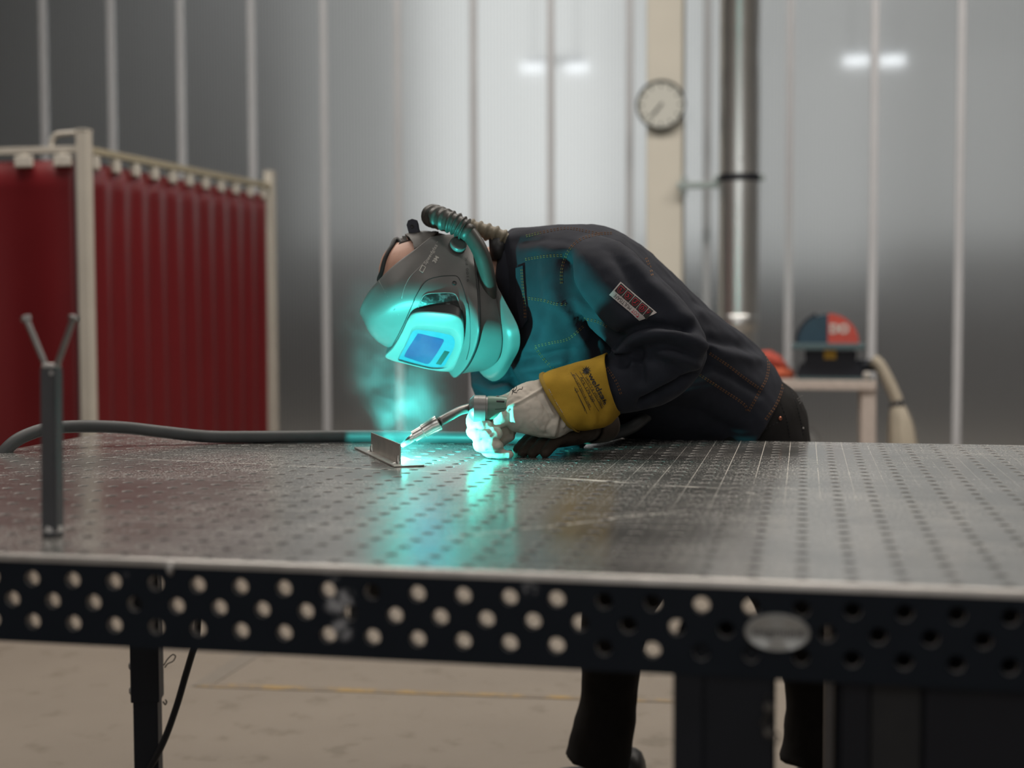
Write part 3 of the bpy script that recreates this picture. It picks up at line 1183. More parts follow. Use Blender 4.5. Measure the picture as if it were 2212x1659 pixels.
# black cable that hangs under the table beside the rear left leg
yk = 1.25
cpts = [(428, 1330), (424, 1380), (414, 1415), (400, 1462), (380, 1530), (352, 1605), (318, 1665), (280, 1700), (230, 1716)]
hc = obj('hanging_cable', tube([P(u, v, yk + 0.02 * i) for i, (u, v) in enumerate(cpts)], 0.0075, sides=10), M['leg'], smooth=True)
tag(hc, 'thick black cable hanging under the table beside the rear left leg', 'cable')

# ================================================================== work support with a V of bolts
bq = PZ(114, 1158, TZ)
vy = bq.y
sp_ = empty('work_support', (bq.x, vy, TZ), 'dark upright box-section support with two bolts in a V, standing on the table', 'support')
vz = P(111, 793, vy).z
sw = 37 * pxmm(vy) * 1.03
obj('base_flange', lathe((bq.x, vy, TZ + 0.0005), (0, 0, 1), [(0, 0.0125), (0.004, 0.0128), (0.006, 0.0118), (0.007, 0.009)], 24), M['support'], sp_, smooth=True)
bm = bmesh.new()
for k in range(9):
    a = 2 * PI * k / 9
    add_tube(bm, [Vector((bq.x + 0.0085 * math.cos(a), vy + 0.0085 * math.sin(a), TZ + 0.006)), Vector((bq.x + 0.0085 * math.cos(a + .4), vy + 0.0085 * math.sin(a + .4), TZ + 0.0115))], [0.0042, 0.003], sides=8, smooth=False, dome=True)
obj('weld_seam', remesh(bm, 0.0012, 1), M['white_worn'], sp_, smooth=True)
tl = P(111, 793, vy)
bm = bmesh.new()
lean = tl.x - bq.x
rg = []
for z, x in ((TZ + 0.006, bq.x), (vz, tl.x)):
    rg.append([Vector((x + sx * sw / 2, vy + sy * sw / 2, z)) for sx, sy in ((-1, -1), (1, -1), (1, 1), (-1, 1))])
add_rings(bm, rg)
bmesh.ops.bevel(bm, geom=[e for e in bm.edges], offset=0.0015, segments=2, affect='EDGES')
obj('box_section', bm, M['support'], sp_)
obj('cap_weld', box((tl.x, vy, vz + 0.0015), (sw * 0.86, sw * 0.86, 0.006), bevel=0.002), M['white_worn'], sp_)
sc_ = P(111, 806, vy - sw / 2)
obj('screw', lathe(sc_ + Vector((0, 0.001, 0)), (0, -1, 0), [(0, 0.0026), (0.0014, 0.0026), (0.002, 0.0015)], 10), M['white_worn'], sp_)
for a, b in (((97, 786), (57, 690)), ((124, 786), (158, 690))):
    p0, p1 = P(*a, vy), P(*b, vy)
    d = (p1 - p0).normalized()
    bl = obj('bolt', tube([p0 - d * 0.004, p1], 0.0036, sides=12, smooth=False), M['bolt'], sp_, smooth=False)
    edge_smooth(bl, 40)
    obj('bolt_head', lathe(p1 - d * 0.001, d, [(0, 0.0062), (0.0045, 0.0062), (0.0055, 0.0052)], 6), M['bolt'], bl)

# ================================================================== workpiece: flat base plate with a plate tacked upright on it
wp = empty('workpiece', PZ(850, 995, TZ), 'small steel workpiece, a flat base plate with an upright plate tacked on it', 'workpiece')
A_ = PZ(765, 969, TZ)
B_ = PZ(851, 1010, TZ)
dl_ = (A_ - B_)
Lb = dl_.length
dl_.normalize()
dw_ = Vector((-dl_.y, dl_.x, 0))
if dw_.x < 0:
    dw_ = -dw_
Wb = 0.054


def prism(corners, z0, z1, bev=0.0006):
    bm = bmesh.new()
    add_rings(bm, [[Vector((c.x, c.y, z0)) for c in corners], [Vector((c.x, c.y, z1)) for c in corners]])
    bmesh.ops.recalc_face_normals(bm, faces=bm.faces)
    if bev:
        bmesh.ops.bevel(bm, geom=list(bm.edges), offset=bev, segments=1, affect='EDGES')
    return bm


pt = 0.003
obj('base_plate', prism([B_, B_ + dw_ * Wb, A_ + dw_ * Wb, A_], TZ + 0.0004, TZ + pt), M['steel'], wp)
ub0 = PZ(863, 1002, TZ + pt)
# foot line of the upright runs along the plate, about 45 % across it
s0 = (ub0 - B_).dot(dl_)
wofs = (ub0 - B_).dot(dw_)
U0 = B_ + dl_ * s0 + dw_ * wofs
ub1 = PZ(795, 974, TZ + pt)
s1 = (ub1 - B_).dot(dl_)
U1 = B_ + dl_ * s1 + dw_ * wofs
uz = P(864, 959, U0.y).z
uz = uz if uz > TZ + 0.02 else TZ + 0.04
obj('upright_plate', prism([U0, U0 + dw_ * 0.003, U1 + dw_ * 0.003, U1], TZ + pt, uz, 0.0004), M['steel'], wp)
for q in (U0 + dl_ * 0.006, U1 - dl_ * 0.012):
    bm = bmesh.new()
    b0 = Vector((q.x, q.y, TZ + pt)) - dw_ * 0.001
    add_tube(bm, [b0 - dl_ * 0.004 + Vector((0, 0, 0.001)), b0 + Vector((0, 0, 0.006)), b0 + Vector((0, 0, 0.013))], [0.0035, 0.004, 0.0015], sides=8, n=4, dome=True)
    add_tube(bm, [b0 - dw_ * 0.010, b0], [0.0015, 0.004], sides=8, n=3, dome=True)
    obj('tack_weld', remesh(bm, 0.0009, 1), M['weld'], wp, smooth=True)

# the arc itself and the molten bead
arc = obj('welding_arc', lathe(ARC - Vector((0, 0, 0.007)), (0, 0, 1), [(0.001, 0.0005), (0.002, 0.002), (0.004, 0.0026), (0.007, 0.002), (0.009, 0.0006)], 14), emit('arc_light', (0.75, 1.0, 0.97), 60), smooth=True)
tag(arc, 'dazzling blue-green welding arc at the foot of the upright plate', 'arc')

# ================================================================== torch cable lying along the far side of the table
hz_ = lambda u, v, y: P(u, v, y)
hp = [(-60, 1085, 0.97), (-22, 1020, 0.99), (22, 962, 1.02), (70, 935, 1.06), (120, 924, 1.10), (190, 921, 1.14), (270, 924, 1.18), (360, 934, 1.21), (450, 943, 1.245), (540, 947.5, 1.27), (630, 949, 1.29),
      (720, 947, 1.315), (800, 945, 1.33), (900, 944.5, 1.335), (1010, 945, 1.335), (1120, 946, 1.33), (1220, 946, 1.33), (1300, 942, 1.345), (1360, 925, 1.38), (1400, 895, 1.42)]
cpath = [P(u, v, y) for u, v, y in hp]
for p in cpath[9:18]:
    p.z = max(p.z, TZ + 0.0128)
cab = obj('torch_cable', tube(cpath, 0.0127, sides=16, n=7), M['cable'], smooth=True)
tag(cab, 'thick dark grey torch cable lying along the far side of the table', 'cable')

# ================================================================== welding torch
th = empty('welding_torch', P(1075, 880, 1.09), 'hand-held welding torch with a green grip and bent swan neck', 'torch')
yT = 1.045
q = lambda u, v, y: P(u, v, y)
tip = q(868, 963, 1.004)
n1_, n2_, n3_ = q(902, 938, 1.004), q(950, 911, 1.014), q(985, 890, 1.04)
d0 = (n1_ - tip).normalized()
ms = pxmm(1.05)
obj('contact_tip', tube([tip, tip + (n1_ - tip) * 0.5, n1_], [5 * ms, 8 * ms, 9 * ms], sides=12, smooth=False), M['nozzle'], th, smooth=True)
L1 = (n1_ - tip).length
L2 = (n2_ - n1_).length
d1_ = (n2_ - n1_).normalized()
obj('gas_nozzle', lathe(n1_ - d1_ * 0.008, d1_, [(0, 13.0 * ms), (L2 * 0.42, 13.5 * ms), (L2 * 0.44, 15.5 * ms), (L2 * 0.86, 16.5 * ms), (L2 * 0.90, 17.5 * ms), (L2 * 1.12, 17.5 * ms), (L2 * 1.16, 10 * ms)], 24), M['nozzle'], th)
edge_smooth(th.children[-1], 40)
obj('nozzle_ring', lathe(n1_ + d1_ * L2 * 0.30, d1_, [(0, 14 * ms), (0.0015, 15 * ms), (0.003, 14 * ms)], 24), M['neck'], th)
h0, h1 = q(1013, 882, 1.062), q(1110, 884, 1.080)
dh = (h1 - h0).normalized()
obj('swan_neck', tube([n2_, q(970, 900, 1.026), q(992, 888, 1.044), h0, h0 + dh * 0.01], [10.5 * ms, 10.5 * ms, 10 * ms, 10.5 * ms, 10.5 * ms], sides=16), M['neck'], th, smooth=True)
hx_ = (h1 - h0).length
col_ = obj('collar', lathe(h0, dh, [(0, 14 * ms), (0.002, 21 * ms), (0.006, 26 * ms), (0.009, 29.5 * ms), (0.030, 29.5 * ms), (0.031, 27 * ms), (0.034, 27 * ms)], 32), M['torch_grey'], th)
edge_smooth(col_, 35)
# oval grip, a little taller than wide, ending inside the fist
bm = bmesh.new()
a_, b_ = frame_from(dh)
rings = []
for s, r in ((0.033, 25), (0.034, 28), (0.040, 28.5), (0.058, 28), (0.072, 26), (0.082, 23), (0.088, 17)):
    rings.append([h0 + dh * s + (a_ * math.cos(2 * PI * k / 32) * 0.82 + b_ * math.sin(2 * PI * k / 32)) * r * ms for k in range(32)])
add_rings(bm, rings)
grip = obj('grip', bm, M['torch_green'], th)
edge_smooth(grip, 40)
gv = bvh_of(grip)
h, n = pick(gv, 1081, 867)
t_ = dh
bt = obj('trigger', box(h - n * 0.0004, (0.015, 0.0042, 0.003), rot=Matrix((t_, n.cross(t_).normalized(), n)).transposed(), bevel=0.0015), M['helmet_dark'], th)
h, n = pick(gv, 1075, 856)
obj('screw', lathe(h - n * 0.0006, n, [(0, 0.0030), (0.0014, 0.0030), (0.0016, 0.0016), (0.0009, 0.0015)], 14), M['torch_grey'], th)
bm = bmesh.new()
w = [pick(gv, u, v) for u, v in ((1052, 884), (1070, 884), (1090, 882), (1102, 878))]
add_tube(bm, [a + b * 0.0002 for a, b in w], 0.0005, sides=6)
obj('grip_seam', bm, M['ink'], th)
text_on('collar_mark', 'III', (1034, 862), (0, -1), (-1, 0), bvh_of(col_), M['dark_print'], th, width=9, lift=0.0004)

# ================================================================== the person
pe = empty('person', P(1520, 1500, 1.72) * 1.0, 'person bent over the table welding, in a navy work jacket, black trousers and welding gloves', 'person')
pe.location.z = 0.0

# --- jacket: body and both sleeves grown into one cloth surface
bm = bmesh.new()
TR = [((1100, 500), (1102, 690), 1.430, 0.075, 0.35), ((1115, 492), (1100, 745), 1.435, 0.100, 0.45), ((1170, 487), (1110, 800), 1.440, 0.150, 0.55), ((1240, 484), (1140, 850), 1.430, 0.195, 0.55), ((1310, 490), (1190, 890), 1.43, 0.208, 0.45),
      ((1390, 532), (1250, 925), 1.465, 0.202, 0.3), ((1470, 607), (1330, 945), 1.51, 0.195, 0.2), ((1550, 682), (1420, 970), 1.57, 0.185, 0.12), ((1620, 733), (1500, 990), 1.625, 0.180, 0.08),
      ((1672, 790), (1555, 1005), 1.665, 0.182, 0.05), ((1697, 838), (1600, 1015), 1.685, 0.186, 0.0)]
add_rings(bm, interp_rings([ring_tb(*x[:4], x0=x[4]) for x in TR], 4))
SL = [((1225, 590), 1.33, 0.072), ((1285, 598), 1.275, 0.080), ((1335, 640), 1.245, 0.081), ((1395, 697), 1.225, 0.079), ((1446, 752), 1.205, 0.071), ((1420, 798), 1.205, 0.066), ((1372, 818), 1.21, 0.0615), ((1325, 832), 1.205, 0.057), ((1300, 838), 1.20, 0.053)]
add_tube(bm, [P(a[0], a[1], y) for a, y, r in SL], [r for a, y, r in SL], sides=24, n=5)
FS = [((1185, 650), 1.57, 0.085), ((1120, 740), 1.54, 0.082), ((1082, 815), 1.50, 0.066), ((1110, 880), 1.46, 0.056), ((1175, 915), 1.40, 0.048), ((1222, 930), 1.33, 0.042), ((1238, 936), 1.28, 0.037)]
add_tube(bm, [P(a[0], a[1], y) for a, y, r in FS], [r for a, y, r in FS], sides=20, n=5)
me = remesh(bm, 0.0065, 4)
folds(me, [
    ([(1322, 752), (1345, 722), (1390, 702), (1440, 700), (1485, 712)], -0.016, 11),
    ([(1335, 772), (1362, 738), (1410, 722), (1470, 726), (1512, 748)], 0.012, 13),
    ([(1345, 790), (1385, 756), (1440, 748), (1490, 762)], -0.008, 10),
    ([(1331, 756), (1350, 750), (1363, 764), (1369, 786)], 0.009, 8),
    ([(1374, 765), (1381, 792), (1384, 822)], -0.009, 9),
    ([(1400, 770), (1440, 786), (1468, 806)], -0.006, 10),
    ([(1430, 765), (1478, 778), (1505, 790)], 0.006, 10),
    ([(1336, 527), (1388, 594), (1440, 647), (1485, 690)], 0.007, 16),
    ([(1318, 540), (1360, 596), (1410, 655), (1440, 682)], -0.006, 16),
    ([(1262, 560), (1300, 620), (1350, 680)], 0.004, 22),
    ([(1219, 560), (1222, 610), (1247, 660), (1276, 701), (1312, 734)], -0.020, 15),
    ([(1250, 700), (1285, 740), (1300, 775)], -0.010, 14),
    ([(1208, 655), (1240, 690), (1262, 730)], 0.007, 14),
    ([(1506, 652), (1560, 672), (1612, 700)], -0.008, 11),
    ([(1515, 675), (1560, 696), (1600, 722)], 0.006, 12),
    ([(1535, 732), (1582, 742), (1640, 752)], -0.008, 11),
    ([(1540, 755), (1590, 770), (1640, 778)], 0.006, 12),
    ([(1535, 790), (1600, 826), (1640, 850)], -0.005, 10),
    ([(1400, 530), (1450, 592), (1500, 640)], -0.006, 12),
    ([(1535, 760), (1524, 797), (1474, 829), (1385, 872)], -0.018, 9),
    ([(1420, 868), (1500, 890), (1580, 930)], -0.006, 14),
    ([(1150, 560), (1160, 640), (1150, 720)], -0.005, 14),
    ([(1180, 600), (1190, 680), (1170, 760)], 0.004, 16),
    ([(1110, 780), (1160, 770), (1230, 760)], -0.008, 11),
    ([(1120, 800), (1170, 792), (1215, 780)], 0.006, 9),
    ([(1085, 520), (1130, 503), (1180, 498)], 0.004, 10),
    ([(1130, 520), (1180, 512), (1230, 520)], -0.004, 14),
    ([(1030, 800), (1060, 820), (1085, 815)], -0.008, 8),
    ([(1025, 830), (1060, 845), (1095, 838)], 0.006, 9),
    ([(1030, 855), (1062, 868), (1090, 862)], -0.006, 8),
], 1.25)
ripple(me, 0.0035, 9.0, 1)
ripple(me, 0.0012, 30.0, 2)
jk = obj('jacket', me, M['denim'], pe, smooth=True)
jb = bvh_of(jk)

# raised collar, a thick folded strip round the neck
bm = bmesh.new()
cr = [((1090, 505), (1090, 655), 1.418, 0.080), ((1097, 498), (1104, 690), 1.422, 0.092), ((1112, 503), (1124, 700), 1.430, 0.108), ((1126, 520), (1136, 690), 1.436, 0.118)]
rings = interp_rings([ring_tb(*x, n=40) for x in cr], 4)
add_rings(bm, rings, cap=False)
me = bpy.data.meshes.new('collar')
bmesh.ops.recalc_face_normals(bm, faces=bm.faces)
bm.to_mesh(me)
bm.free()
ripple(me, 0.006, 14.0, 5)
cl_ = obj('collar', me, M['denim'], pe, smooth=True)
md = cl_.modifiers.new('thick', 'SOLIDIFY')
md.thickness = 0.005

# front flap edge with its buttonhole strip
jb2 = bvh_of(jk, cl_)
fp_ = [(1119, 580), (1134, 574), (1137, 620), (1141, 660), (1142, 690), (1134, 705), (1128, 711), (1121, 700), (1127, 686), (1121, 650)]
pv = [pick(jb2, *x) for x in fp_]
bm = bmesh.new()
f0 = [bm.verts.new(h + n * 0.006) for h, n in pv]
f1 = [bm.verts.new(h - n * 0.001) for h, n in pv]
bm.faces.new(f0)
for i in range(len(f0)):
    j = (i + 1) % len(f0)
    bm.faces.new((f0[i], f1[i], f1[j], f0[j]))
bmesh.ops.recalc_face_normals(bm, faces=bm.faces)
fb = obj('front_placket', bm, M['denim'], pe)
h, n = pick(jb2, 1107, 687)
obj('button', lathe(h + n * 0.0005, (n + Vector((-0.6, -0.3, 0))).normalized(), [(0, 0.0068), (0.003, 0.0068), (0.004, 0.0052), (0.003, 0.0040), (0.0025, 0.0036), (0.0028, 0.001)], 20), M['brass'], pe, smooth=True)

# orange double stitching
J = lambda *pts: [(1040 + x / 2.989, 460 + y / 2.989) for x, y in pts]
st = [J((290, 150), (430, 118), (560, 100), (700, 124), (772, 137)), J((840, 132), (760, 137), (650, 168), (580, 222), (540, 290), (517, 370), (515, 460)),
      J((285, 300), (400, 282), (530, 272)), J((285, 548), (400, 565), (480, 588), (550, 590)), J((348, 862), (450, 838), (560, 812), (662, 728)),
      J((1475, 907), (1600, 992), (1700, 1068), (1790, 1132)), J((1410, 1047), (1540, 1132), (1690, 1232), (1718, 1288)),
      J((1800, 862), (1850, 950), (1842, 1060), (1790, 1162), (1720, 1290)), J((1945, 1052), (1942, 1130), (1900, 1240), (1830, 1340)),
      J((810, 1000), (870, 1090), (905, 1180)), J((1062, 292), (1090, 360), (1105, 420)), J((660, 682), (750, 702), (818, 738)), J((350, 870), (400, 940), (470, 1010))]
bm = bmesh.new()
for i, L_ in enumerate(st):
    for s in (-1.8, 1.8):
        stitch_line(bm, jb, L_, shift=s, dash=4.0, gap=2.0, lift=0.0006, r=0.00055)
so = obj('stitching', bm, M['thread'], jk)
tag(so, 'orange double stitching', kind='stuff')
bm = bmesh.new()
for s in (-1.6, 1.6):
    stitch_line(bm, bvh_of(fb), [(1127, 582), (1130, 620), (1134, 660), (1135, 690)], shift=s, dash=4, gap=2, lift=0.0006, r=0.00055)
so = obj('stitching', bm, M['thread'], fb)
tag(so, 'orange double stitching', kind='stuff')

# woven badge on the sleeve, its lower corner folded under
po = (1316.5, 637.5)
bc4 = [np.array(x, float) for x in ((1316.5, 637.5), (1381, 692), (1418, 677), (1340, 610))]
bm = bmesh.new()
vv = []
for j_ in range(6):
    row = []
    for i_ in range(15):
        a = bc4[0] + (bc4[1] - bc4[0]) * (i_ / 14)
        b = bc4[3] + (bc4[2] - bc4[3]) * (i_ / 14)
        h, n = pick(jb, *(a + (b - a) * (j_ / 5)))
        row.append(bm.verts.new(h + n * 0.0022))
    vv.append(row)
for j_ in range(5):
    for i_ in range(14):
        bm.faces.new((vv[j_][i_], vv[j_][i_ + 1], vv[j_ + 1][i_ + 1], vv[j_ + 1][i_]))
bp = obj('sleeve_badge', bm, M['patch'], jk, smooth=True)
bpv = bvh_of(bp)
ux, uy = np.array((0.757, 0.653)), np.array((0.650, -0.757))
cell = 19.0
for k in range(5):
    o = np.array(po) + ux * (3.0 + k * 20.2) + uy * 13.5
    wk = cell if k < 4 else 11
    sq = grid_patch('symbol_field', tuple(o), tuple(ux * wk), tuple(uy * 20.5), 3, 3, jb, M['ink'], jk, 0.0027)
    bm = bmesh.new()
    c = o + ux * 9.5 + uy * 10.2
    if k < 4:
        shield = [c + ux * a + uy * b for a, b in ((-6.5, 6.5), (-6.5, -1), (-4, -6), (0, -8), (4, -6), (6.5, -1), (6.5, 6.5), (-6.5, 6.5))]
    else:
        c = o + ux * 4.5 + uy * 10
        shield = [c + ux * a + uy * b for a, b in ((-3, 6), (-3, -4), (3, 6), (-3, 6))]
    w = [pick(jb, *x) for x in shield]
    add_tube(bm, [a + b * 0.0031 for a, b in w], 0.0006, sides=4, smooth=False)
    glyph = [[(-2.5, 3), (0, 0), (-2, -1), (1, -5)], [(-3, 3), (0, 1), (2, -2), (-2, -4)], [(-3, -3), (2, -1), (0, 3), (3, 4)], [(-2, -4), (-3, 0), (0, 4), (2.5, 0), (1, -4)], [(-1, 2), (0, 0), (1, 3)]][k]
    w = [pick(jb, *(c + ux * a + uy * b)) for a, b in glyph]
    add_tube(bm, [a + b * 0.0031 for a, b in w], 0.0010, sides=4, smooth=False)
    obj('safety_symbol', bm, M['red_print'], jk)
# the words run the other way up along the lower edge
bx = -ux
by = -uy
o1 = np.array(po) + ux * 56 + uy * 10.5
text_on('badge_lettering', 'MULTISAFE', tuple(o1), tuple(bx), tuple(by * 11), jb, M['ink'], jk, width=47, lift=0.0028)
o2 = np.array(po) + ux * 78 + uy * 10.5
text_on('badge_lettering', 'COT', tuple(o2), tuple(bx), tuple(by * 11), jb, M['red_print'], jk, width=19, lift=0.0028)
o3 = np.array(po) + ux * 7.5 + uy * 9.0
text_on('badge_lettering', '\u00ae', tuple(o3), tuple(bx), tuple(by * 7), jb, M['grey_print'], jk, lift=0.0028)

# --- trousers
bm = bmesh.new()
TT = [((1640, 790), (1530, 1000), 1.655, 0.160), ((1690, 826), (1560, 1050), 1.68, 0.168), ((1722, 852), (1580, 1110), 1.69, 0.168), ((1744, 905), (1575, 1160), 1.70, 0.168), ((1751, 965), (1560, 1190), 1.70, 0.155)]
add_rings(bm, interp_rings([ring_tb(*x) for x in TT], 4))
Z = lambda x, y, z: Vector((x, y, z))
add_tube(bm, [Z(0.14, 1.66, 0.88), Z(0.02, 1.65, 0.68), Z(-0.085, 1.65, 0.50), Z(-0.118, 1.67, 0.38), Z(-0.126, 1.70, 0.24), Z(-0.150, 1.73, 0.125), Z(-0.156, 1.735, 0.085)], [0.125, 0.108, 0.082, 0.070, 0.066, 0.073, 0.080], sides=20, n=5)
add_tube(bm, [Z(0.185, 1.74, 0.86), Z(0.225, 1.75, 0.68), Z(0.265, 1.75, 0.50), Z(0.318, 1.77, 0.36), Z(0.335, 1.79, 0.24), Z(0.330, 1.81, 0.125), Z(0.328, 1.81, 0.085)], [0.130, 0.110, 0.085, 0.074, 0.066, 0.073, 0.080], sides=20, n=5)
me = remesh(bm, 0.008, 3)
ripple(me, 0.006, 8.0, 3)
tr = obj('trousers', me, M['black_cloth'], pe, smooth=True)
tbv = bvh_of(tr)
h, n = pick(tbv, 1685, 904)
obj('rivet', lathe(h, n, [(0, 0.0042), (0.0016, 0.0042), (0.0024, 0.002)], 14), M['copper'], tr)
h, n = pick(tbv, 1735, 925)
obj('rivet', lathe(h, n, [(0, 0.0022), (0.0012, 0.0022), (0.0018, 0.001)], 10), M['white_worn'], tr)
bm = bmesh.new()
for L_ in ([(1686, 872), (1698, 905), (1706, 945)], [(1702, 828), (1715, 860), (1727, 900), (1736, 945)], [(1640, 935), (1665, 920), (1684, 910)]):
    stitch_line(bm, tbv, L_, r=0.0006, dash=5, gap=2)
tag(obj('seam_stitching', bm, M['leg'], tr), kind='stuff')
bm = bmesh.new()
for L_ in ([(1722, 862), (1729, 857), (1734, 854)], [(1724, 866), (1730, 864)], [(1727, 872), (1732, 866)]):
    w = [P(u, v, pick(tbv, 1720, 866)[0].y - 0.004) for u, v in L_]
    add_tube(bm, w, 0.0007, sides=5)
obj('frayed_threads', bm, M['grey_print'], tr)

# --- boots
for (x, y, a) in ((-0.135, 1.75, 0.05), (0.340, 1.82, -0.05)):
    bm = bmesh.new()
    rings = []
    for s, w_, h_ in ((0.09, 0.038, 0.03), (0.075, 0.044, 0.10), (0.03, 0.046, 0.11), (-0.01, 0.045, 0.09), (-0.05, 0.046, 0.06), (-0.09, 0.048, 0.052), (-0.125, 0.042, 0.045), (-0.14, 0.02, 0.03)):
        ring = []
        for k in range(16):
            t = 2 * PI * k / 16
            ring.append(Vector((x + s, y + w_ * math.sin(t), 0.001 + h_ * (0.5 + 0.5 * math.copysign(abs(math.cos(t)) ** 0.7, math.cos(t))))))
        rings.append(ring)
    add_rings(bm, interp_rings(rings, 3))
    obj('boot', bm, M['rough_black'], pe, smooth=True)

# ================================================================== welding helmet (local axes: HL his left, HU crown, HN face forward)
def ortho():
    L = Vector((0.4548522, -0.6663762, 0.59080643)).normalized()
    U = Vector((-0.89030554, -0.35632061, 0.28353426))
    U = (U - L * U.dot(L)).normalized()
    N = L.cross(U)
    return L, U, N


HL, HU, HN = ortho()
HO = Vector((-0.418308, 1.339633, 0.325057 + TZ))
HS = 1.026e-3


def hl(x, y, z):
    return HO + (HL * x + HU * y + HN * z) * HS


# --- body: head, neck, trunk, limbs as one skin surface (almost all of it under clothes)
bm = bmesh.new()


def ellipsoid(bm, c, ax, rad, seg=20):
    rings = []
    for i in range(1, seg):
        a = PI * i / seg
        rings.append([c + ax[0] * (rad[0] * math.sin(a) * math.cos(2 * PI * k / seg)) + ax[1] * (rad[1] * math.cos(a)) + ax[2] * (rad[2] * math.sin(a) * math.sin(2 * PI * k / seg)) for k in range(seg)])
    add_rings(bm, rings)


ellipsoid(bm, hl(0, 22, -4), (HL, HU, HN), (0.078, 0.110, 0.098))
ellipsoid(bm, hl(0, -48, 32), (HL, HU, HN), (0.058, 0.062, 0.062))
ellipsoid(bm, hl(0, -22, 94), (HL, HU, HN), (0.012, 0.022, 0.016), 10)
for s in (-1, 1):
    ellipsoid(bm, hl(s * 76, -6, -8), (HL, HU, HN), (0.010, 0.030, 0.018), 10)
    ellipsoid(bm, hl(s * 32, 6, 76), (HL, HU, HN), (0.013, 0.010, 0.012), 10)
ellipsoid(bm, hl(0, -58, 86), (HL, HU, HN), (0.024, 0.008, 0.010), 10)
add_tube(bm, [hl(0, -30, -25), hl(0, -75, -38), P(1120, 600, 1.42), P(1190, 610, 1.46)], [0.062, 0.066, 0.070, 0.09], sides=20, n=5)
add_tube(bm, [P(1190, 620, 1.46), P(1320, 700, 1.49), P(1500, 830, 1.58), P(1600, 905, 1.66), Vector((0.17, 1.70, 0.84))], [0.10, 0.12, 0.10, 0.085, 0.08], sides=20, n=5)
add_tube(bm, [P(a[0], a[1], y) for a, y, r in SL[1:]], [0.050, 0.045, 0.040, 0.034, 0.032, 0.032, 0.030, 0.028], sides=14, n=4)
add_tube(bm, [P(a[0], a[1], y) for a, y, r in FS], [0.05, 0.05, 0.045, 0.038, 0.032, 0.028, 0.026], sides=14, n=4)
add_tube(bm, [Z(0.13, 1.67, 0.82), Z(-0.085, 1.65, 0.50), Z(-0.126, 1.70, 0.24), Z(-0.150, 1.73, 0.10)], [0.07, 0.055, 0.048, 0.04], sides=14, n=5)
add_tube(bm, [Z(0.20, 1.74, 0.82), Z(0.265, 1.75, 0.50), Z(0.335, 1.79, 0.24), Z(0.330, 1.81, 0.10)], [0.07, 0.055, 0.048, 0.04], sides=14, n=5)
me = remesh(bm, 0.006, 3)
body = obj('body', me, M['skin'], pe, smooth=True)
bb = bvh_of(body)
# cropped hair at the back of the scalp
bm = bmesh.new()
rings = []
for i in range(1, 12):
    a = 1.15 * i / 12
    rings.append([hl(0, 22, -4) + HL * (0.0796 * math.sin(a) * math.cos(2 * PI * k / 24)) + (HU * 0.35 - HN * 0.94).normalized() * (0.103 * math.cos(a)) + (HU * 0.94 + HN * 0.35) * (0.110 * math.sin(a) * math.sin(2 * PI * k / 24)) for k in range(24)])
add_rings(bm, rings)
obj('hair', bm, M['hair'], pe, smooth=True)

hm = empty('welding_helmet', hl(0, 0, 60), 'grey welding helmet with a protruding dark lens worn by the welder, lit blue-green', 'helmet')
NET = [  # rows from the upper rim to the groove under the visor; x, y, z from mid line to ear
    [(0, 147, 119), (34, 142, 105), (62, 127, 84), (84, 107, 58), (99, 82, 28), (112, 55, -8)],
    [(0, 119, 145), (40, 112, 140), (74, 101, 118), (96, 82, 82), (106, 60, 38), (113, 34, -20)],
    [(0, 76, 144), (48, 74, 141), (85, 63, 127), (103, 46, 96), (110, 33, 38), (114, 16, -29)],
    [(0, 5, 134), (50, 4, 132), (87, 2, 124), (103, 1, 94), (111, 1, 38), (115, 1, -34)],
    [(0, -44, 138), (50, -44, 135), (87, -40, 126), (103, -34, 100), (111, -24, 37), (114, -10, -37)],
    [(0, -80, 166), (50, -77, 162), (88, -68, 150), (100, -56, 96), (108, -40, 34), (112, -22, -32)],
]
CHIN = [
    [(0, -79, 160), (47, -76, 156), (84, -67, 144), (95, -55, 93), (104, -40, 33), (108, -22, -30)],
    [(0, -106, 152), (44, -102, 146), (78, -90, 133), (92, -77, 88), (101, -60, 33), (106, -36, -16)],
    [(0, -134, 142), (40, -128, 138), (72, -114, 124), (86, -95, 80), (96, -72, 36), (103, -49, -4)],
]
GUARD = [
    [(0, -130, 138), (38, -124, 134), (69, -110, 120), (83, -93, 78), (93, -71, 35), (101, -48, -3)],
    [(0, -148, 146), (46, -142, 145), (80, -125, 131), (92, -100, 84), (98, -78, 45), (101, -57, 8)],
    [(0, -164, 138), (54, -160, 142), (91, -143, 130), (99, -110, 86), (101, -84, 49), (101, -63, 14)],
]


def net_surface(net, nr=6, nc=5):
    full = []
    for row in net:
        full.append([np.array((-p[0], p[1], p[2]), float) for p in reversed(row[1:])] + [np.array(p, float) for p in row])
    rows = [np.array(catmull(r, nc)) for r in full]
    g = catmull([r.ravel() for r in rows], nr)
    return [x.reshape(-1, 3) for x in g]


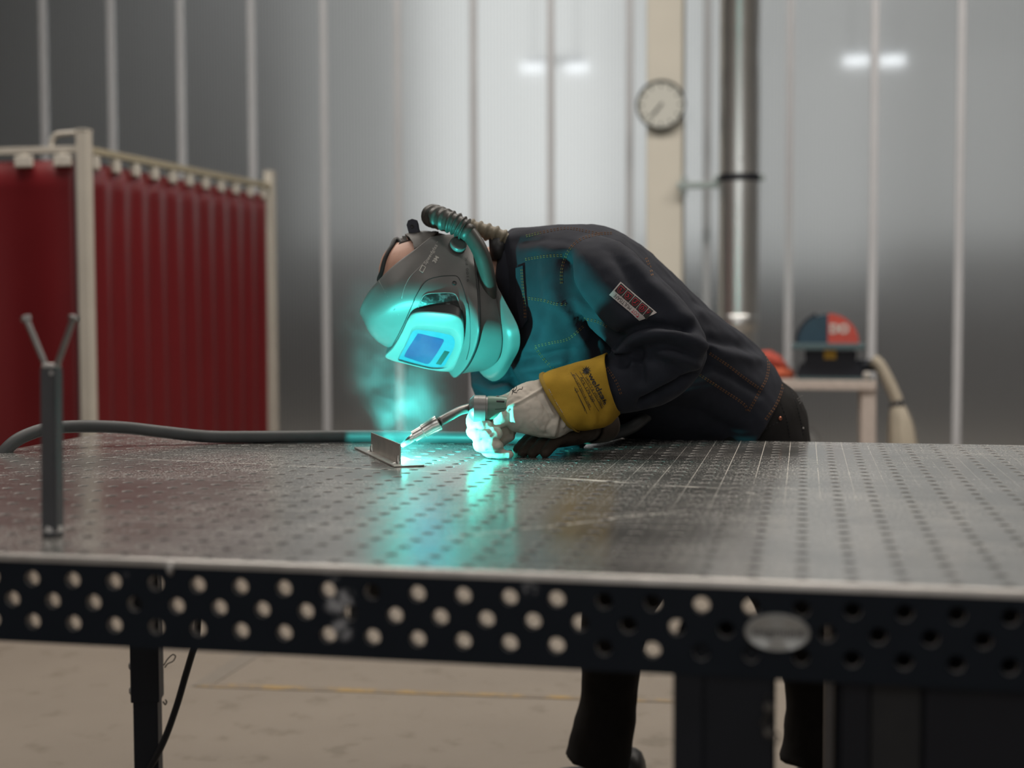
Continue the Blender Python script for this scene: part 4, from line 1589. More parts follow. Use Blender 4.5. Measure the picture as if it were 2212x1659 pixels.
def shell(name, net, mat_, thick=2.6, mods=None, parent=None):
    g = net_surface(net)
    if mods:
        g = mods(g)
    bm = bmesh.new()
    vv = [[bm.verts.new(hl(*p)) for p in r] for r in g]
    for a, b in zip(vv, vv[1:]):
        for i in range(len(a) - 1):
            bm.faces.new((a[i], b[i], b[i + 1], a[i + 1]))
    bmesh.ops.recalc_face_normals(bm, faces=bm.faces)
    f0 = bm.faces[len(bm.faces) // 2]
    if f0.normal.dot(HN) < 0:
        bmesh.ops.reverse_faces(bm, faces=bm.faces)
    o = obj(name, bm, mat_, parent or hm, smooth=True)
    md = o.modifiers.new('thick', 'SOLIDIFY')
    md.thickness = thick * 0.001
    md.offset = -1
    md2 = o.modifiers.new('round', 'BEVEL')
    md2.width = 0.0012
    md2.segments = 2
    md2.limit_method = 'ANGLE'
    md2.angle_limit = math.radians(50)
    return o


sh = shell('front_shell', NET, M['helmet'])
ch = shell('chin_shell', CHIN, M['helmet'])
gd = shell('neck_guard', GUARD, M['helmet'])
hv = bvh_of(sh)
hv2 = bvh_of(sh, ch, gd)
# dark rubber gaskets in the two grooves
for net in (NET[-1], CHIN[-1]):
    g = net_surface([net, [(a * 0.999, b, c) for a, b, c in net]], nr=1)[0]
    bm = bmesh.new()
    add_tube(bm, [hl(p[0] * 0.985, p[1] - 1.5, p[2] - 3.0) for p in g], 0.0030, sides=8, smooth=False)
    obj('groove_gasket', bm, M['helmet_dark'], hm, smooth=True)

C3 = lambda *p: [(760 + x / 5.82, 600 + y / 5.82) for x, y in p]
C2 = lambda *p: [(800 + x / 6.506, 430 + y / 6.506) for x, y in p]


def pp_(u, v, z):                           # sight line onto the visor plane at height z (mm) in front of the face
    d = ray(u, v)
    o = HO + HN * (z * HS)
    return CP + d * ((o - CP).dot(HN) / d.dot(HN))


def line_on(name, pts, r, b, mat_, parent, lift=0.0002, n=4):
    q_ = catmull(pts, n)
    w = [pick(b, *x) for x in q_]
    bm = bmesh.new()
    add_tube(bm, [a + c * lift for a, c in w], r, sides=6, smooth=False)
    return obj(name, bm, mat_, parent, smooth=True)


# outline of the satin front panel
panel = C3((440, 975), (540, 800), (640, 610), (720, 430), (790, 270)) + C2((610, 1420), (690, 1275), (770, 1165), (860, 1115), (1000, 1085), (1150, 1076), (1225, 1092), (1275, 1175), (1320, 1300), (1362, 1460)) + C3((1462, 330), (1486, 520), (1490, 700), (1478, 880), (1440, 1030))
line_on('panel_groove', panel, 0.0011, hv, M['helmet_dark'], sh, lift=-0.0004)
line_on('mould_line', C2((920, 620), (840, 790), (690, 960), (560, 1090), (480, 1240), (440, 1400)), 0.0006, hv, M['grey_print'], sh, lift=-0.0002)
line_on('mould_line', C3((340, 35), (450, 240), (590, 470)), 0.0004, hv, M['grey_print'], sh, lift=-0.0002)

# black smoked vent above the visor
vent = C3((738, 480), (800, 405), (836, 365), (880, 268), (920, 220), (1000, 203), (1180, 197), (1272, 206), (1312, 238), (1345, 320), (1385, 445), (1408, 570), (1380, 560), (1200, 520), (900, 500))
me = poly2d([(x - 900, -(y - 680)) for x, y in vent], sub=9)
t = NT('smoked_vent')
nz_ = t.noise(55, 5, t.coord((1, 1, 1)))
t.l(t.mix(t.ramp(nz_, 0.52, 0.72), (0.012, 0.014, 0.014), (0.17, 0.18, 0.18)), t.b.inputs['Base Color'])
t.b.inputs['Roughness'].default_value = 0.35
put_flat('vent_window', me, lambda x, y: (x + 900, 680 - y), hv, t.m, sh, 0.0012)
rim = C3((836, 372), (880, 262), (920, 213), (1000, 196), (1180, 190), (1276, 199), (1318, 234), (1350, 318), (1388, 440))
line_on('vent_rim', rim, 0.0012, hv, M['helmet_panel'], sh, lift=0.0004)

# visor bezel: outline drawn on the visor plane, drawn back to the shell
outer = C3((418, 990), (520, 880), (630, 690), (700, 540), (770, 462), (920, 440), (1120, 452), (1290, 480), (1380, 545), (1408, 680), (1400, 860), (1345, 1040), (1262, 1170), (1170, 1185), (1040, 1170), (860, 1130), (620, 1075), (500, 1045))
inner = C3((580, 1022), (650, 880), (712, 740), (750, 655), (782, 618), (850, 602), (1010, 612), (1170, 632), (1285, 655), (1350, 730), (1368, 860), (1330, 960), (1260, 1070), (1195, 1130), (1090, 1150), (960, 1140), (760, 1092), (640, 1058))
plate = C3((592, 1015), (660, 880), (722, 752), (752, 690), (782, 664), (850, 656), (1000, 672), (1160, 702), (1250, 726), (1292, 775), (1296, 850), (1268, 930), (1210, 1040), (1160, 1116), (1080, 1142), (960, 1133), (764, 1086), (645, 1050))


def smooth_loop(pts, n=4):
    p = [np.array(x) for x in pts]
    k = len(p)
    out = []
    for i in range(k):
        p0, p1, p2, p3 = p[(i - 1) % k], p[i], p[(i + 1) % k], p[(i + 2) % k]
        for s in range(n):
            t = s / n
            out.append(0.5 * (2 * p1 + (p2 - p0) * t + (2 * p0 - 5 * p1 + 4 * p2 - p3) * t * t + (3 * p1 - p0 - 3 * p2 + p3) * t ** 3))
    return out


def ring_on(pts, z, grow=1.0, dz=0.0):
    lp = [pp_(x[0], x[1], z) for x in smooth_loop(pts)]
    c = sum(lp, Vector()) / len(lp)
    return [c + (p - c) * grow + HN * (dz * 0.001) for p in lp]


bm = bmesh.new()
rr = [ring_on(outer, 148, 1.004, -3.2), ring_on(outer, 148, 1.0, -1.2), ring_on(outer, 148, 0.985, 0), ring_on(inner, 149, 1.03, 0.5), ring_on(inner, 149, 1.0, 0), ring_on(plate, 143, 1.0, 0), ring_on(plate, 143, 0.98, -1.5)]
add_rings(bm, rr, cap=False)
bmesh.ops.recalc_face_normals(bm, faces=bm.faces)
bz = obj('visor_bezel', bm, M['helmet_panel'], hm)
edge_smooth(bz, 45)
bm = bmesh.new()
add_rings(bm, [ring_on(plate, 143, 0.985, -1.0), ring_on(plate, 143, 0.985, -3.0)])
bmesh.ops.recalc_face_normals(bm, faces=bm.faces)
lens_m = mat('blue_cover_lens', (0.06, 0.19, 0.26), 0.16, var=0.12, scale=50, Coat_Weight=0.6, Coat_Roughness=0.05)
lens_d = mat('violet_filter_glass', (0.03, 0.055, 0.16), 0.12, var=0.15, scale=30, Coat_Weight=0.8, Coat_Roughness=0.04)
cvl = obj('cover_lens', bm, lens_m, bz)
bm = bmesh.new()
add_rings(bm, [ring_on(outer, 148, 1.0, -26), ring_on(outer, 148, 0.998, -3.0)], cap=False)
bmesh.ops.recalc_face_normals(bm, faces=bm.faces)
obj('bezel_side', bm, M['helmet_dark'], bz, smooth=True)
purple = C3((842, 706), (1000, 742), (1130, 772), (1156, 792), (1140, 832), (1070, 950), (990, 1062), (945, 1088), (880, 1072), (760, 1032), (672, 1000), (662, 980), (690, 920), (760, 810), (815, 726))
bm = bmesh.new()
add_rings(bm, [ring_on(purple, 143, 1.0, -0.7), ring_on(purple, 143, 1.0, -1.2)])
bmesh.ops.recalc_face_normals(bm, faces=bm.faces)
obj('filter_window', bm, lens_d, bz)
sens = C3((1165, 920), (1230, 936), (1120, 1100), (1055, 1086))
bm = bmesh.new()
add_rings(bm, [[pp_(x, y, 143) - HN * 0.0006 for x, y in sens], [pp_(x, y, 143) - HN * 0.0012 for x, y in sens]])
bmesh.ops.recalc_face_normals(bm, faces=bm.faces)
obj('sensor', bm, mat('sensor_window', (0.02, 0.06, 0.055), 0.2), bz)

# pivot knob, screw, lettering
h, n = pick(hv, 987, 534)
kax = (n * 0.5 + HL * 0.5).normalized()
kn = obj('pivot_knob', lathe(h - kax * 0.001, kax, [(0, 0.0172), (0.006, 0.0172), (0.012, 0.0168), (0.0145, 0.0160), (0.0155, 0.0135), (0.0150, 0.0120), (0.0150, 0.0005)], 32), M['helmet'], hm)
edge_smooth(kn, 40)
obj('knob_groove', lathe(h + kax * 0.0045, kax, [(0, 0.01735), (0.0008, 0.01735)], 32), M['helmet_dark'], kn)
h, n = pick(hv, 981.5, 611.5)
obj('screw', lathe(h - n * 0.0005, n, [(0, 0.0046), (0.0014, 0.0046), (0.0016, 0.0034), (0.0004, 0.0030), (0.0008, 0.0016), (0.0002, 0.0012)], 20), M['helmet_dark'], hm, smooth=True)
dx_, dy_ = 27 / 51.6, -44 / 51.6
text_on('lettering', 'Speedglas', (919.5, 573.5), (dx_, dy_), (dy_ * 10.0, -dx_ * 10.0), hv, M['white_print'], sh, width=50, bold=0.008, shear=0.15)
text_on('lettering', '\u2122', (945.0, 527.5), (dx_ * 5, dy_ * 5), (dy_ * 5.0, -dx_ * 5.0), hv, M['white_print'], sh)
sq_ = [(913.0, 589.0), (919.5, 577.5), (912.5, 573.2), (906.2, 584.8), (913.0, 589.0)]
w = [pick(hv, *x) for x in sq_]
bm = bmesh.new()
for a, b in zip(w, w[1:]):
    add_tube(bm, [a[0] + a[1] * 0.0003, b[0] + b[1] * 0.0003], 0.0010, sides=5, smooth=False)
obj('emblem', bm, M['white_print'], sh)
text_on('lettering', '3M', (940.0, 570.0), (dx_, dy_), (dy_ * 11.5, -dx_ * 11.5), hv, M['white_print'], sh, width=15.5, bold=0.04, lift=0.0011)
text_on('lettering', '3M', (1011.0, 528.5), (-0.06, -1), (-7.0, 0.4), hv, M['grey_print'], sh, width=10.5, bold=0.02)
text_on('lettering', '9100 FX', (1013.5, 609), (-0.075, -1), (-7.5, 0.5), hv, M['dark_print'], sh, width=53, spacing=1.15)

# headgear: band over the scalp, slotted side plate, tab
bm = bmesh.new()
w = [pick(bb, u, v) for u, v in ((823, 640), (824, 612), (827, 585), (834, 558), (846, 536), (862, 520), (880, 510))]
add_tube(bm, [a + b * 0.001 for a, b in w], 0.0052, sides=10)
obj('head_strap', bm, M['helmet_dark'], hm, smooth=True)
pl_ = C2((355, 580), (430, 515), (520, 470), (640, 440), (760, 425), (870, 425), (960, 480), (900, 540), (800, 620), (700, 700), (625, 745), (605, 660), (560, 590), (500, 555), (420, 560))
me = poly2d([(x - 900, -(y - 540)) for x, y in pl_], sub=7)
hp_ = put_flat('headband_plate', me, lambda x, y: (x + 900, 540 - y), bb, M['band'], hm, 0.006)
md = hp_.modifiers.new('thick', 'SOLIDIFY')
md.thickness = 0.004
for nm, pts, mm in (('slot', C2((565, 530), (640, 520), (675, 555), (660, 590), (620, 590)), M['helmet_dark']), ('slot', C2((770, 455), (850, 455), (870, 475), (780, 480)), M['helmet_dark']),
                    ('slot', C2((690, 670), (720, 570), (780, 560), (730, 640)), M['helmet_dark']), ('slot', C2((455, 535), (475, 510), (487, 508), (470, 540)), M['skin']), ('slot', C2((500, 545), (522, 510), (536, 508), (520, 545)), M['skin'])):
    put_flat(nm, poly2d([(x - 900, -(y - 540)) for x, y in pts], sub=7), lambda x, y: (x + 900, 540 - y), bb, mm, hp_, 0.0072)
sb_ = C2((540, 480), (508, 365), (530, 300), (585, 278), (640, 295), (662, 350), (672, 420), (690, 460))
ty = pick(bb, 893, 512)[0].y
bm = bmesh.new()
f0 = [bm.verts.new(P(u, v, ty - 0.002)) for u, v in sb_]
bm.faces.new(f0)
r_ = bmesh.ops.extrude_face_region(bm, geom=list(bm.faces))
bmesh.ops.translate(bm, vec=(0.001, 0.006, 0.0), verts=[v for v in r_['geom'] if isinstance(v, bmesh.types.BMVert)])
bmesh.ops.recalc_face_normals(bm, faces=bm.faces)
tb_ = obj('strap_tab', bm, M['band_dark'], hm)
sc0 = P(890.5, 489, ty - 0.002)
obj('screw', lathe(sc0, (0, -1, 0), [(0, 0.0042), (0.001, 0.0042), (0.0014, 0.0028), (0.0004, 0.0022)], 16), M['helmet_dark'], tb_, smooth=True)

# air hose: smooth elbow, ribbed near bend, ribbed run behind
yh = 1.255
sc1 = pxmm(yh)
el = [(1060, 655, 1.265), (1056, 620, 1.260), (1048, 575, 1.255), (1036, 540, 1.250), (1018, 510, 1.250), (1002, 494, 1.250)]
bm = tube([P(u, v, y) for u, v, y in el], [12 * sc1, 17 * sc1, 17.5 * sc1, 17.5 * sc1, 17.5 * sc1, 18 * sc1], sides=20, n=6)
obj('hose_elbow', bm, M['hose_rubber'], hm, smooth=True)


def ribbed(pts, rad, nrib, amp, sides=20):
    q_ = catmull([tuple(p) for p in pts], 24)
    q_ = [Vector(x) for x in q_]
    n = len(q_)
    rr = []
    for i in range(n):
        s = i / (n - 1)
        w_ = math.cos(2 * PI * nrib * s)
        rr.append(rad * (1 + amp * (max(0, w_) ** 0.6 - 0.5)))
    bm = bmesh.new()
    add_tube(bm, q_, rr, sides=sides, smooth=False)
    return bm


obj('ribbed_hose', ribbed([P(u, v, y) for u, v, y in ((1004, 495, 1.250), (985, 484, 1.250), (962, 475, 1.253), (940, 467, 1.275), (934, 467, 1.320), (952, 473, 1.345), (990, 484, 1.350))], 23.5 * sc1, 12, 0.20), M['hose_rubber'], hm, smooth=True)
obj('ribbed_hose', ribbed([P(u, v, y) for u, v, y in ((985, 484, 1.350), (1030, 495, 1.350), (1075, 509, 1.350), (1110, 530, 1.360))], 18.5 * sc1, 8, 0.26), M['hose_dust'], hm, smooth=True)
obj('hose_cuff', tube([P(1000, 494, 1.250), P(1016, 506, 1.250)], 19.5 * sc1, sides=24, smooth=False), M['hose_rubber'], hm, smooth=True)
obj('hose_socket', tube([P(1074, 515, 1.350), P(1078, 560, 1.350)], [19 * sc1, 21 * sc1], sides=20, smooth=False), M['helmet_dark'], hm, smooth=True)

# ================================================================== gloves


def glove_body(name, rings, chains, thumb, mat_, voxel=0.0022, extra=[]):
    bm = bmesh.new()
    add_rings(bm, interp_rings(rings, 5))
    for c in chains + [thumb] + extra:
        add_tube(bm, [x[0] for x in c], [x[1] for x in c], sides=14, n=4, dome=True)
    return remesh(bm, voxel, 2)


rings = [ring_tb((1180, 812), (1262, 928), 1.155, 0.046, n=26), ring_tb((1165, 818), (1236, 930), 1.140, 0.047, n=26), ring_tb((1142, 824), (1205, 946), 1.120, 0.047, n=26),
         ring_tb((1120, 831), (1168, 944), 1.104, 0.045, n=26), ring_tb((1104, 842), (1134, 936), 1.094, 0.040, n=26), ring_tb((1096, 856), (1108, 930), 1.090, 0.033, n=26), ring_tb((1089, 868), (1098, 922), 1.092, 0.024, n=26), ring_tb((1084, 882), (1090, 908), 1.094, 0.010, n=26)]
ck_ = lambda u, v, y, r: (P(u, v, y), r * 0.001)
CH = [
    [ck_(1092, 896, 1.128, 13), ck_(1040, 896, 1.118, 12.5), ck_(1021, 905, 1.098, 12), ck_(1024, 916, 1.078, 11.5), ck_(1040, 917, 1.064, 10.5), ck_(1052, 917, 1.062, 9)],
    [ck_(1098, 915, 1.128, 13), ck_(1046, 920, 1.116, 13), ck_(1023, 930, 1.092, 13), ck_(1034, 939, 1.064, 13.5), ck_(1056, 938, 1.054, 13.5), ck_(1071, 937, 1.053, 12.5)],
    [ck_(1100, 932, 1.126, 13), ck_(1060, 948, 1.112, 13), ck_(1036, 957, 1.088, 13), ck_(1045, 964, 1.062, 13), ck_(1064, 964, 1.053, 13), ck_(1074, 964, 1.052, 12)],
    [ck_(1100, 942, 1.122, 11), ck_(1070, 964, 1.104, 11), ck_(1052, 973, 1.085, 10.5), ck_(1062, 979, 1.066, 10), ck_(1084, 981, 1.060, 9.5), ck_(1099, 982, 1.058, 8)],
]
TH = [ck_(1128, 858, 1.145, 15), ck_(1112, 860, 1.148, 14), ck_(1088, 868, 1.140, 12.5), ck_(1068, 872, 1.132, 11)]
WEB = [[ck_(1128, 884, 1.085, 20), ck_(1108, 893, 1.076, 17), ck_(1090, 905, 1.070, 14), ck_(1074, 918, 1.072, 11)]]
me = glove_body('glove', rings, CH, TH, M['leather'], extra=WEB)
folds(me, [
    ([(1098, 879), (1122, 868), (1150, 852), (1184, 832)], 0.0022, 3.0),
    ([(1096, 884), (1124, 873), (1152, 857), (1186, 838)], -0.0016, 3.0),
    ([(1102, 884), (1099, 905), (1103, 922), (1106, 935)], -0.003, 4),
    ([(1108, 886), (1110, 905), (1118, 925)], 0.0022, 4),
    ([(1162, 857), (1168, 868), (1182, 885), (1190, 902)], -0.0022, 3.5),
    ([(1172, 855), (1180, 872), (1195, 895)], 0.0018, 4),
    ([(1195, 905), (1185, 920), (1180, 940)], -0.003, 4),
    ([(1205, 905), (1200, 922), (1196, 940)], 0.003, 4),
    ([(1215, 905), (1212, 920), (1208, 938)], -0.003, 4),
    ([(1225, 905), (1218, 922)], 0.0025, 4),
    ([(1150, 915), (1160, 930), (1175, 940)], -0.002, 4),
    ([(1085, 895), (1075, 908), (1070, 918)], 0.004, 8),
    ([(1040, 949), (1056, 950), (1078, 948)], -0.002, 2.5),
    ([(1052, 972), (1070, 973), (1086, 972)], -0.002, 2.5),
    ([(1030, 925), (1045, 926), (1058, 925)], -0.002, 2.5),
])
ripple(me, 0.0022, 42.0, 4)
gl = obj('glove', me, M['leather'], pe, smooth=True)
tag(gl, 'cream leather glove with a yellow gauntlet')
# gauntlet cuff
bm = bmesh.new()
rc_ = [ring_tb((1168, 813), (1240, 926), 1.140, 0.050, n=32), ring_tb((1178, 808), (1250, 929), 1.144, 0.053, n=32), ring_tb((1205, 798), (1274, 928), 1.154, 0.055, n=32), ring_tb((1250, 785), (1306, 919), 1.172, 0.059, n=32),
       ring_tb((1280, 776), (1324, 908), 1.184, 0.061, n=32), ring_tb((1310, 766), (1340, 888), 1.194, 0.063, n=32)]
add_rings(bm, interp_rings(rc_, 6), cap=False)
bmesh.ops.recalc_face_normals(bm, faces=bm.faces)
me = bpy.data.meshes.new('cuff')
bm.to_mesh(me)
bm.free()
folds(me, [([(1215, 800), (1240, 806), (1262, 800)], -0.006, 9), ([(1235, 795), (1255, 789), (1275, 786)], 0.004, 8), ([(1262, 900), (1290, 890), (1310, 870)], -0.004, 8), ([(1290, 905), (1300, 890), (1310, 868)], -0.005, 5),
           ([(1240, 830), (1248, 870), (1270, 905)], 0.004, 14), ([(1275, 920), (1282, 900), (1296, 884)], 0.005, 8)])
ripple(me, 0.003, 26.0, 6)
cu = obj('gauntlet_cuff', me, M['split'], gl, smooth=True)
md = cu.modifiers.new('thick', 'SOLIDIFY')
md.thickness = 0.0028
md.offset = 1
cv = bvh_of(cu)
# binding along the join
bm = bmesh.new()
rings = interp_rings([[p for p in rc_[0]], [p for p in rc_[1]]], 4)
rings = [[p + (p - sum(r, Vector()) / len(r)).normalized() * (0.0060 if 0 < i < 4 else 0.0030) for p in r] for i, r in enumerate(rings)]
add_rings(bm, rings, cap=False)
bmesh.ops.recalc_face_normals(bm, faces=bm.faces)
bi = obj('cuff_binding', bm, M['split_edge'], gl, smooth=True)
bm = bmesh.new()
stitch_line(bm, bvh_of(bi), [(1183, 815), (1210, 860), (1232, 900), (1246, 926)], r=0.0005, dash=3, gap=1.8)
tag(obj('binding_stitching', bm, M['patch'], gl), kind='stuff')
# print on the gauntlet; runs down the cuff
e_ = np.array((0.46, 0.888))
e_ /= np.linalg.norm(e_)
uu_ = np.array((e_[1], -e_[0]))
CUL = 0.0042


def cuff_text(s, o, h_, width, **k):
    return text_on('gauntlet_print', s, o, tuple(e_), tuple(uu_ * h_), cv, M['ink'], cu, width=width, lift=CUL, **k)


cuff_text('weldsafe', (1270.5, 812), 17, 72, bold=0.02)
cuff_text('SAFETY & WELDING', (1263, 817), 8.2, 72)
cuff_text('Art: 179300', (1251, 818), 9.5, 58)
cuff_text('EN12477:2001+A1:2005', (1236, 813), 7.2, 76)
cuff_text('CE', (1240, 842), 8.5, 9)
cuff_text('\u00ae', (1318, 872), 6, None)
for a, b in (((1234, 808), (1272, 886)), ((1243, 808), (1290, 886)), ((1252, 804), (1297, 880)), ((1240, 838), (1266, 892))):
    line_on('gauntlet_print', [a, ((a[0] + b[0]) / 2, (a[1] + b[1]) / 2), b], 0.0004, cv, M['ink'], cu, lift=CUL)
bx_ = [(1247, 853), (1252, 851), (1268, 884), (1262, 888), (1247, 853)]
line_on('gauntlet_print', [(1247, 853), (1256, 873), (1262, 888)], 0.0004, cv, M['ink'], cu, lift=CUL)
sunp = []
c0 = np.array((1267.0, 803.5))
for k in range(26):
    a = 2 * PI * k / 26
    r = 12.0 if k % 2 == 0 else 6.0
    sunp.append((r * math.cos(a), r * math.sin(a)))
bm = bmesh.new()
cvt = bm.verts.new((0, 0, 0))
rim_ = [bm.verts.new((x, y, 0)) for x, y in sunp]
for k in range(26):
    bm.faces.new((cvt, rim_[k], rim_[(k + 1) % 26]))
sun_me = bpy.data.meshes.new('sun')
bm.to_mesh(sun_me)
bm.free()
put_flat('gauntlet_emblem', sun_me, lambda x, y: (c0[0] + x, c0[1] + y), cv, M['ink'], cu, CUL)
# pen mark on the back of the glove
gv2 = bvh_of(gl)
bm = bmesh.new()
for L_ in ([(1106, 852), (1111, 838), (1116, 835), (1114, 842), (1107, 845)], [(1104, 840), (1110, 847), (1117, 848)], [(1117, 845), (1122, 841), (1127, 841), (1129, 836)]):
    w = [pick(gv2, *x) for x in catmull(L_, 3)]
    add_tube(bm, [a + b * 0.0004 for a, b in w], 0.0006, sides=5, smooth=False)
obj('pen_mark', bm, M['ink'], gl)

# the other glove, palm down on the table behind the torch hand
V3 = Vector
wr, kn_ = V3((-0.105, 1.262, TZ + 0.046)), V3((-0.162, 1.170, TZ + 0.034))
ax = (kn_ - wr).normalized()
sd = V3((-ax.y, ax.x, 0)).normalized()
up = sd.cross(ax) * -1
if up.z < 0:
    up = -up


def pring(c, a, b):
    return [c + sd * (a * math.cos(2 * PI * k / 20)) + up * (b * math.sin(2 * PI * k / 20)) for k in range(20)]


rings = [pring(wr - ax * 0.05, 0.036, 0.030), pring(wr, 0.038, 0.028), pring(wr + (kn_ - wr) * 0.5, 0.047, 0.027), pring(kn_, 0.046, 0.023), pring(kn_ + ax * 0.012, 0.042, 0.017)]
CH = []
for i, s in enumerate((-0.033, -0.011, 0.011, 0.032)):
    L = (0.062, 0.072, 0.068, 0.055)[i]
    b0 = kn_ + sd * s
    CH.append([(b0 - ax * 0.02, 0.0125), (b0 + ax * 0.015, 0.0122), (b0 + ax * (L * 0.6) + V3((0, 0, -0.006)), 0.0115), (b0 + ax * L + V3((0, 0, -0.019)), 0.0105)])
tb0 = wr + ax * 0.04 - sd * 0.040
TH = [(tb0 + sd * 0.02, 0.016), (tb0 + ax * 0.02 - sd * 0.012, 0.0145), (tb0 + ax * 0.05 - sd * 0.022 + V3((0, 0, -0.010)), 0.0125), (tb0 + ax * 0.075 - sd * 0.020 + V3((0, 0, -0.018)), 0.0115)]
me = glove_body('glove', rings, CH, TH, M['leather'], 0.0026)
zz = get_v(me)
ripple(me, 0.0012, 50.0, 8)
g2 = obj('glove', me, M['dark_leather'], pe, smooth=True)
tag(g2, 'brown work glove resting behind the torch hand')
bm = bmesh.new()
add_rings(bm, interp_rings([pring(wr + ax * 0.012, 0.041, 0.031), pring(wr - ax * 0.01, 0.043, 0.034), pring(wr - ax * 0.035, 0.045, 0.036)], 5), cap=False)
o = obj('gauntlet_cuff', bm, M['dark_leather'], g2, smooth=True)
md = o.modifiers.new('thick', 'SOLIDIFY')
md.thickness = 0.0028

# ================================================================== disc sander on its stand, by the wall
zs = 0.745
sp0, sp1 = PZ(1640, 832, zs), PZ(1893, 832, zs)
ys = (sp0.y + sp1.y) / 2
stn = empty('machine_stand', (sp1.x - 0.3, ys + 0.2, 0), 'pale steel stand with square legs carrying the disc sander', 'stand')
ztop = P(1800, 822, ys).z
xL, xR = P(1560, 832, ys).x, P(1893, 832, ys).x
hh = ztop - P(1800, 842, ys).z
obj('top_frame', box(((xL + xR) / 2, ys + 0.22, ztop - hh / 2), (xR - xL, 0.46, hh), bevel=0.004), M['stand'], stn)
lw = 29 * pxmm(ys)
for x in (xL + lw / 2, xR - lw / 2):
    for y in (ys + 0.03, ys + 0.41):
        obj('leg', box((x, y, (ztop - hh) / 2), (lw, 0.05, ztop - hh), bevel=0.003), M['stand'], stn)
obj('shelf', box(((xL + xR) / 2, ys + 0.22, 0.22), (xR - xL - 2 * lw, 0.40, 0.03), bevel=0.003), M['stand'], stn)

ds = empty('disc_sander', (P(1790, 820, ys).x, ys + 0.2, ztop), 'disc sander with a half blue, half red round guard and grey table plate', 'sander')
SPX = pxmm(ys + 0.15)
yb = ys + 0.15
c_ = P(1788, 742, yb)
R0 = 62 * SPX


def half_disc(a0, a1, R, y0, y1, cc_):
    bm = bmesh.new()
    pts = [cc_ + Vector((R * math.cos(a0 + (a1 - a0) * k / 24), 0, R * math.sin(a0 + (a1 - a0) * k / 24))) for k in range(25)] + [cc_]
    add_rings(bm, [[p + Vector((0, y0, 0)) for p in pts], [p + Vector((0, y1, 0)) for p in pts]])
    bmesh.ops.recalc_face_normals(bm, faces=bm.faces)
    return bm


obj('blue_guard', half_disc(PI / 2, PI, R0 * 0.97, -0.03, 0.05, c_), M['blue'], ds)
rg_ = obj('red_guard', half_disc(0, PI / 2, R0, -0.034, 0.05, c_), M['red'], ds)
obj('rear_rim', half_disc(PI * 0.62, PI, R0 * 1.08, 0.06, 0.09, c_), M['machine'], ds)
rv = bvh_of(rg_)
text_on('lettering', 'DO', (1792, 719), (1, 0), (0, -27), rv, M['white_print'], ds, width=42, bold=0.05, lift=0.002)
t0, t1 = P(1710, 748, ys + 0.05), P(1868, 748, ys + 0.05)
obj('table_plate', box(((t0.x + t1.x) / 2, ys + 0.07, t0.z), (t1.x - t0.x, 0.18, 12 * SPX), bevel=0.004), M['teal_plate'], ds)
b0, b1 = P(1735, 757, yb), P(1852, 800, yb)
bm = bmesh.new()
add_rings(bm, [[Vector((x, y, z)) for x, y in ((b0.x - g, ys + 0.04 - 0), (b1.x + g, ys + 0.04), (b1.x + g, ys + 0.33), (b0.x - g, ys + 0.33))] for z, g in ((b0.z, -0.005), (P(1790, 780, yb).z, -0.012), (P(1790, 790, yb).z, 0.02), (P(1790, 812, yb).z, 0.035))])
bmesh.ops.recalc_face_normals(bm, faces=bm.faces)
bmesh.ops.bevel(bm, geom=list(bm.edges), offset=0.006, segments=2, affect='EDGES')
obj('body', bm, M['machine'], ds)
e0, e1 = P(1845, 782, yb), P(1890, 798, yb)
obj('motor', lathe(Vector((b1.x - 0.02, yb, (e0.z + e1.z) / 2)), (1, 0, 0), [(0, 0.028), (0.05, 0.030), (0.11, 0.030), (0.13, 0.022)], 24), M['machine'], ds, smooth=True)
fz0 = P(1790, 812, yb).z
obj('foot_casting', box(((b0.x + b1.x) / 2 + 0.02, ys + 0.19, (fz0 + ztop) / 2), (b1.x - b0.x + 0.10, 0.30, fz0 - ztop), bevel=0.006), M['teal_plate'], ds)
yl = P(1793, 764, ys + 0.035)
obj('yellow_label', box((yl.x, ys + 0.0365, yl.z), (24 * SPX, 0.004, 22 * SPX), bevel=0.001), M['yellow'], ds)
kb = P(1872, 810, ys + 0.05)
obj('clamp_knob', lathe(kb, (0, -1, 0), [(-0.02, 0.010), (0, 0.018), (0.012, 0.019), (0.02, 0.014)], 20), M['steel_cap'], ds, smooth=True)

# dust hose with its strap, and the bag below
dhose = empty('dust_bag', (P(1935, 900, ys + 0.1).x, ys + 0.1, 0.55), 'beige dust bag hanging from a hose strapped at the neck beside the stand', 'bag')
yy = ys + 0.12
obj('hose', ribbed([P(u, v, yy) for u, v in ((1884, 776), (1900, 790), (1918, 822), (1932, 852), (1938, 866))], 12.5 * pxmm(yy), 16, 0.06), M['beige'], dhose, smooth=True)
obj('strap', tube([P(1932, 868, yy), P(1942, 880, yy)], 13.5 * pxmm(yy), sides=20, smooth=False), M['machine'], dhose, smooth=True)
bm = bmesh.new()
rings = []
for u, v, r in ((1938, 874, 12), (1941, 886, 17), (1945, 910, 23), (1948, 940, 27), (1950, 985, 30), (1950, 1030, 30), (1950, 1060, 24), (1950, 1068, 8)):
    c = P(u, v, yy)
    rings.append([c + Vector((r * pxmm(yy) * math.cos(2 * PI * k / 32) * (1 + 0.07 * math.sin(7 * 2 * PI * k / 32)), r * pxmm(yy) * math.sin(2 * PI * k / 32) * (1 + 0.07 * math.sin(7 * 2 * PI * k / 32)), 0)) for k in range(32)])
add_rings(bm, interp_rings(rings, 3))
obj('bag', bm, M['beige'], dhose, smooth=True)

# orange work gloves and a pale bag left on and under the stand


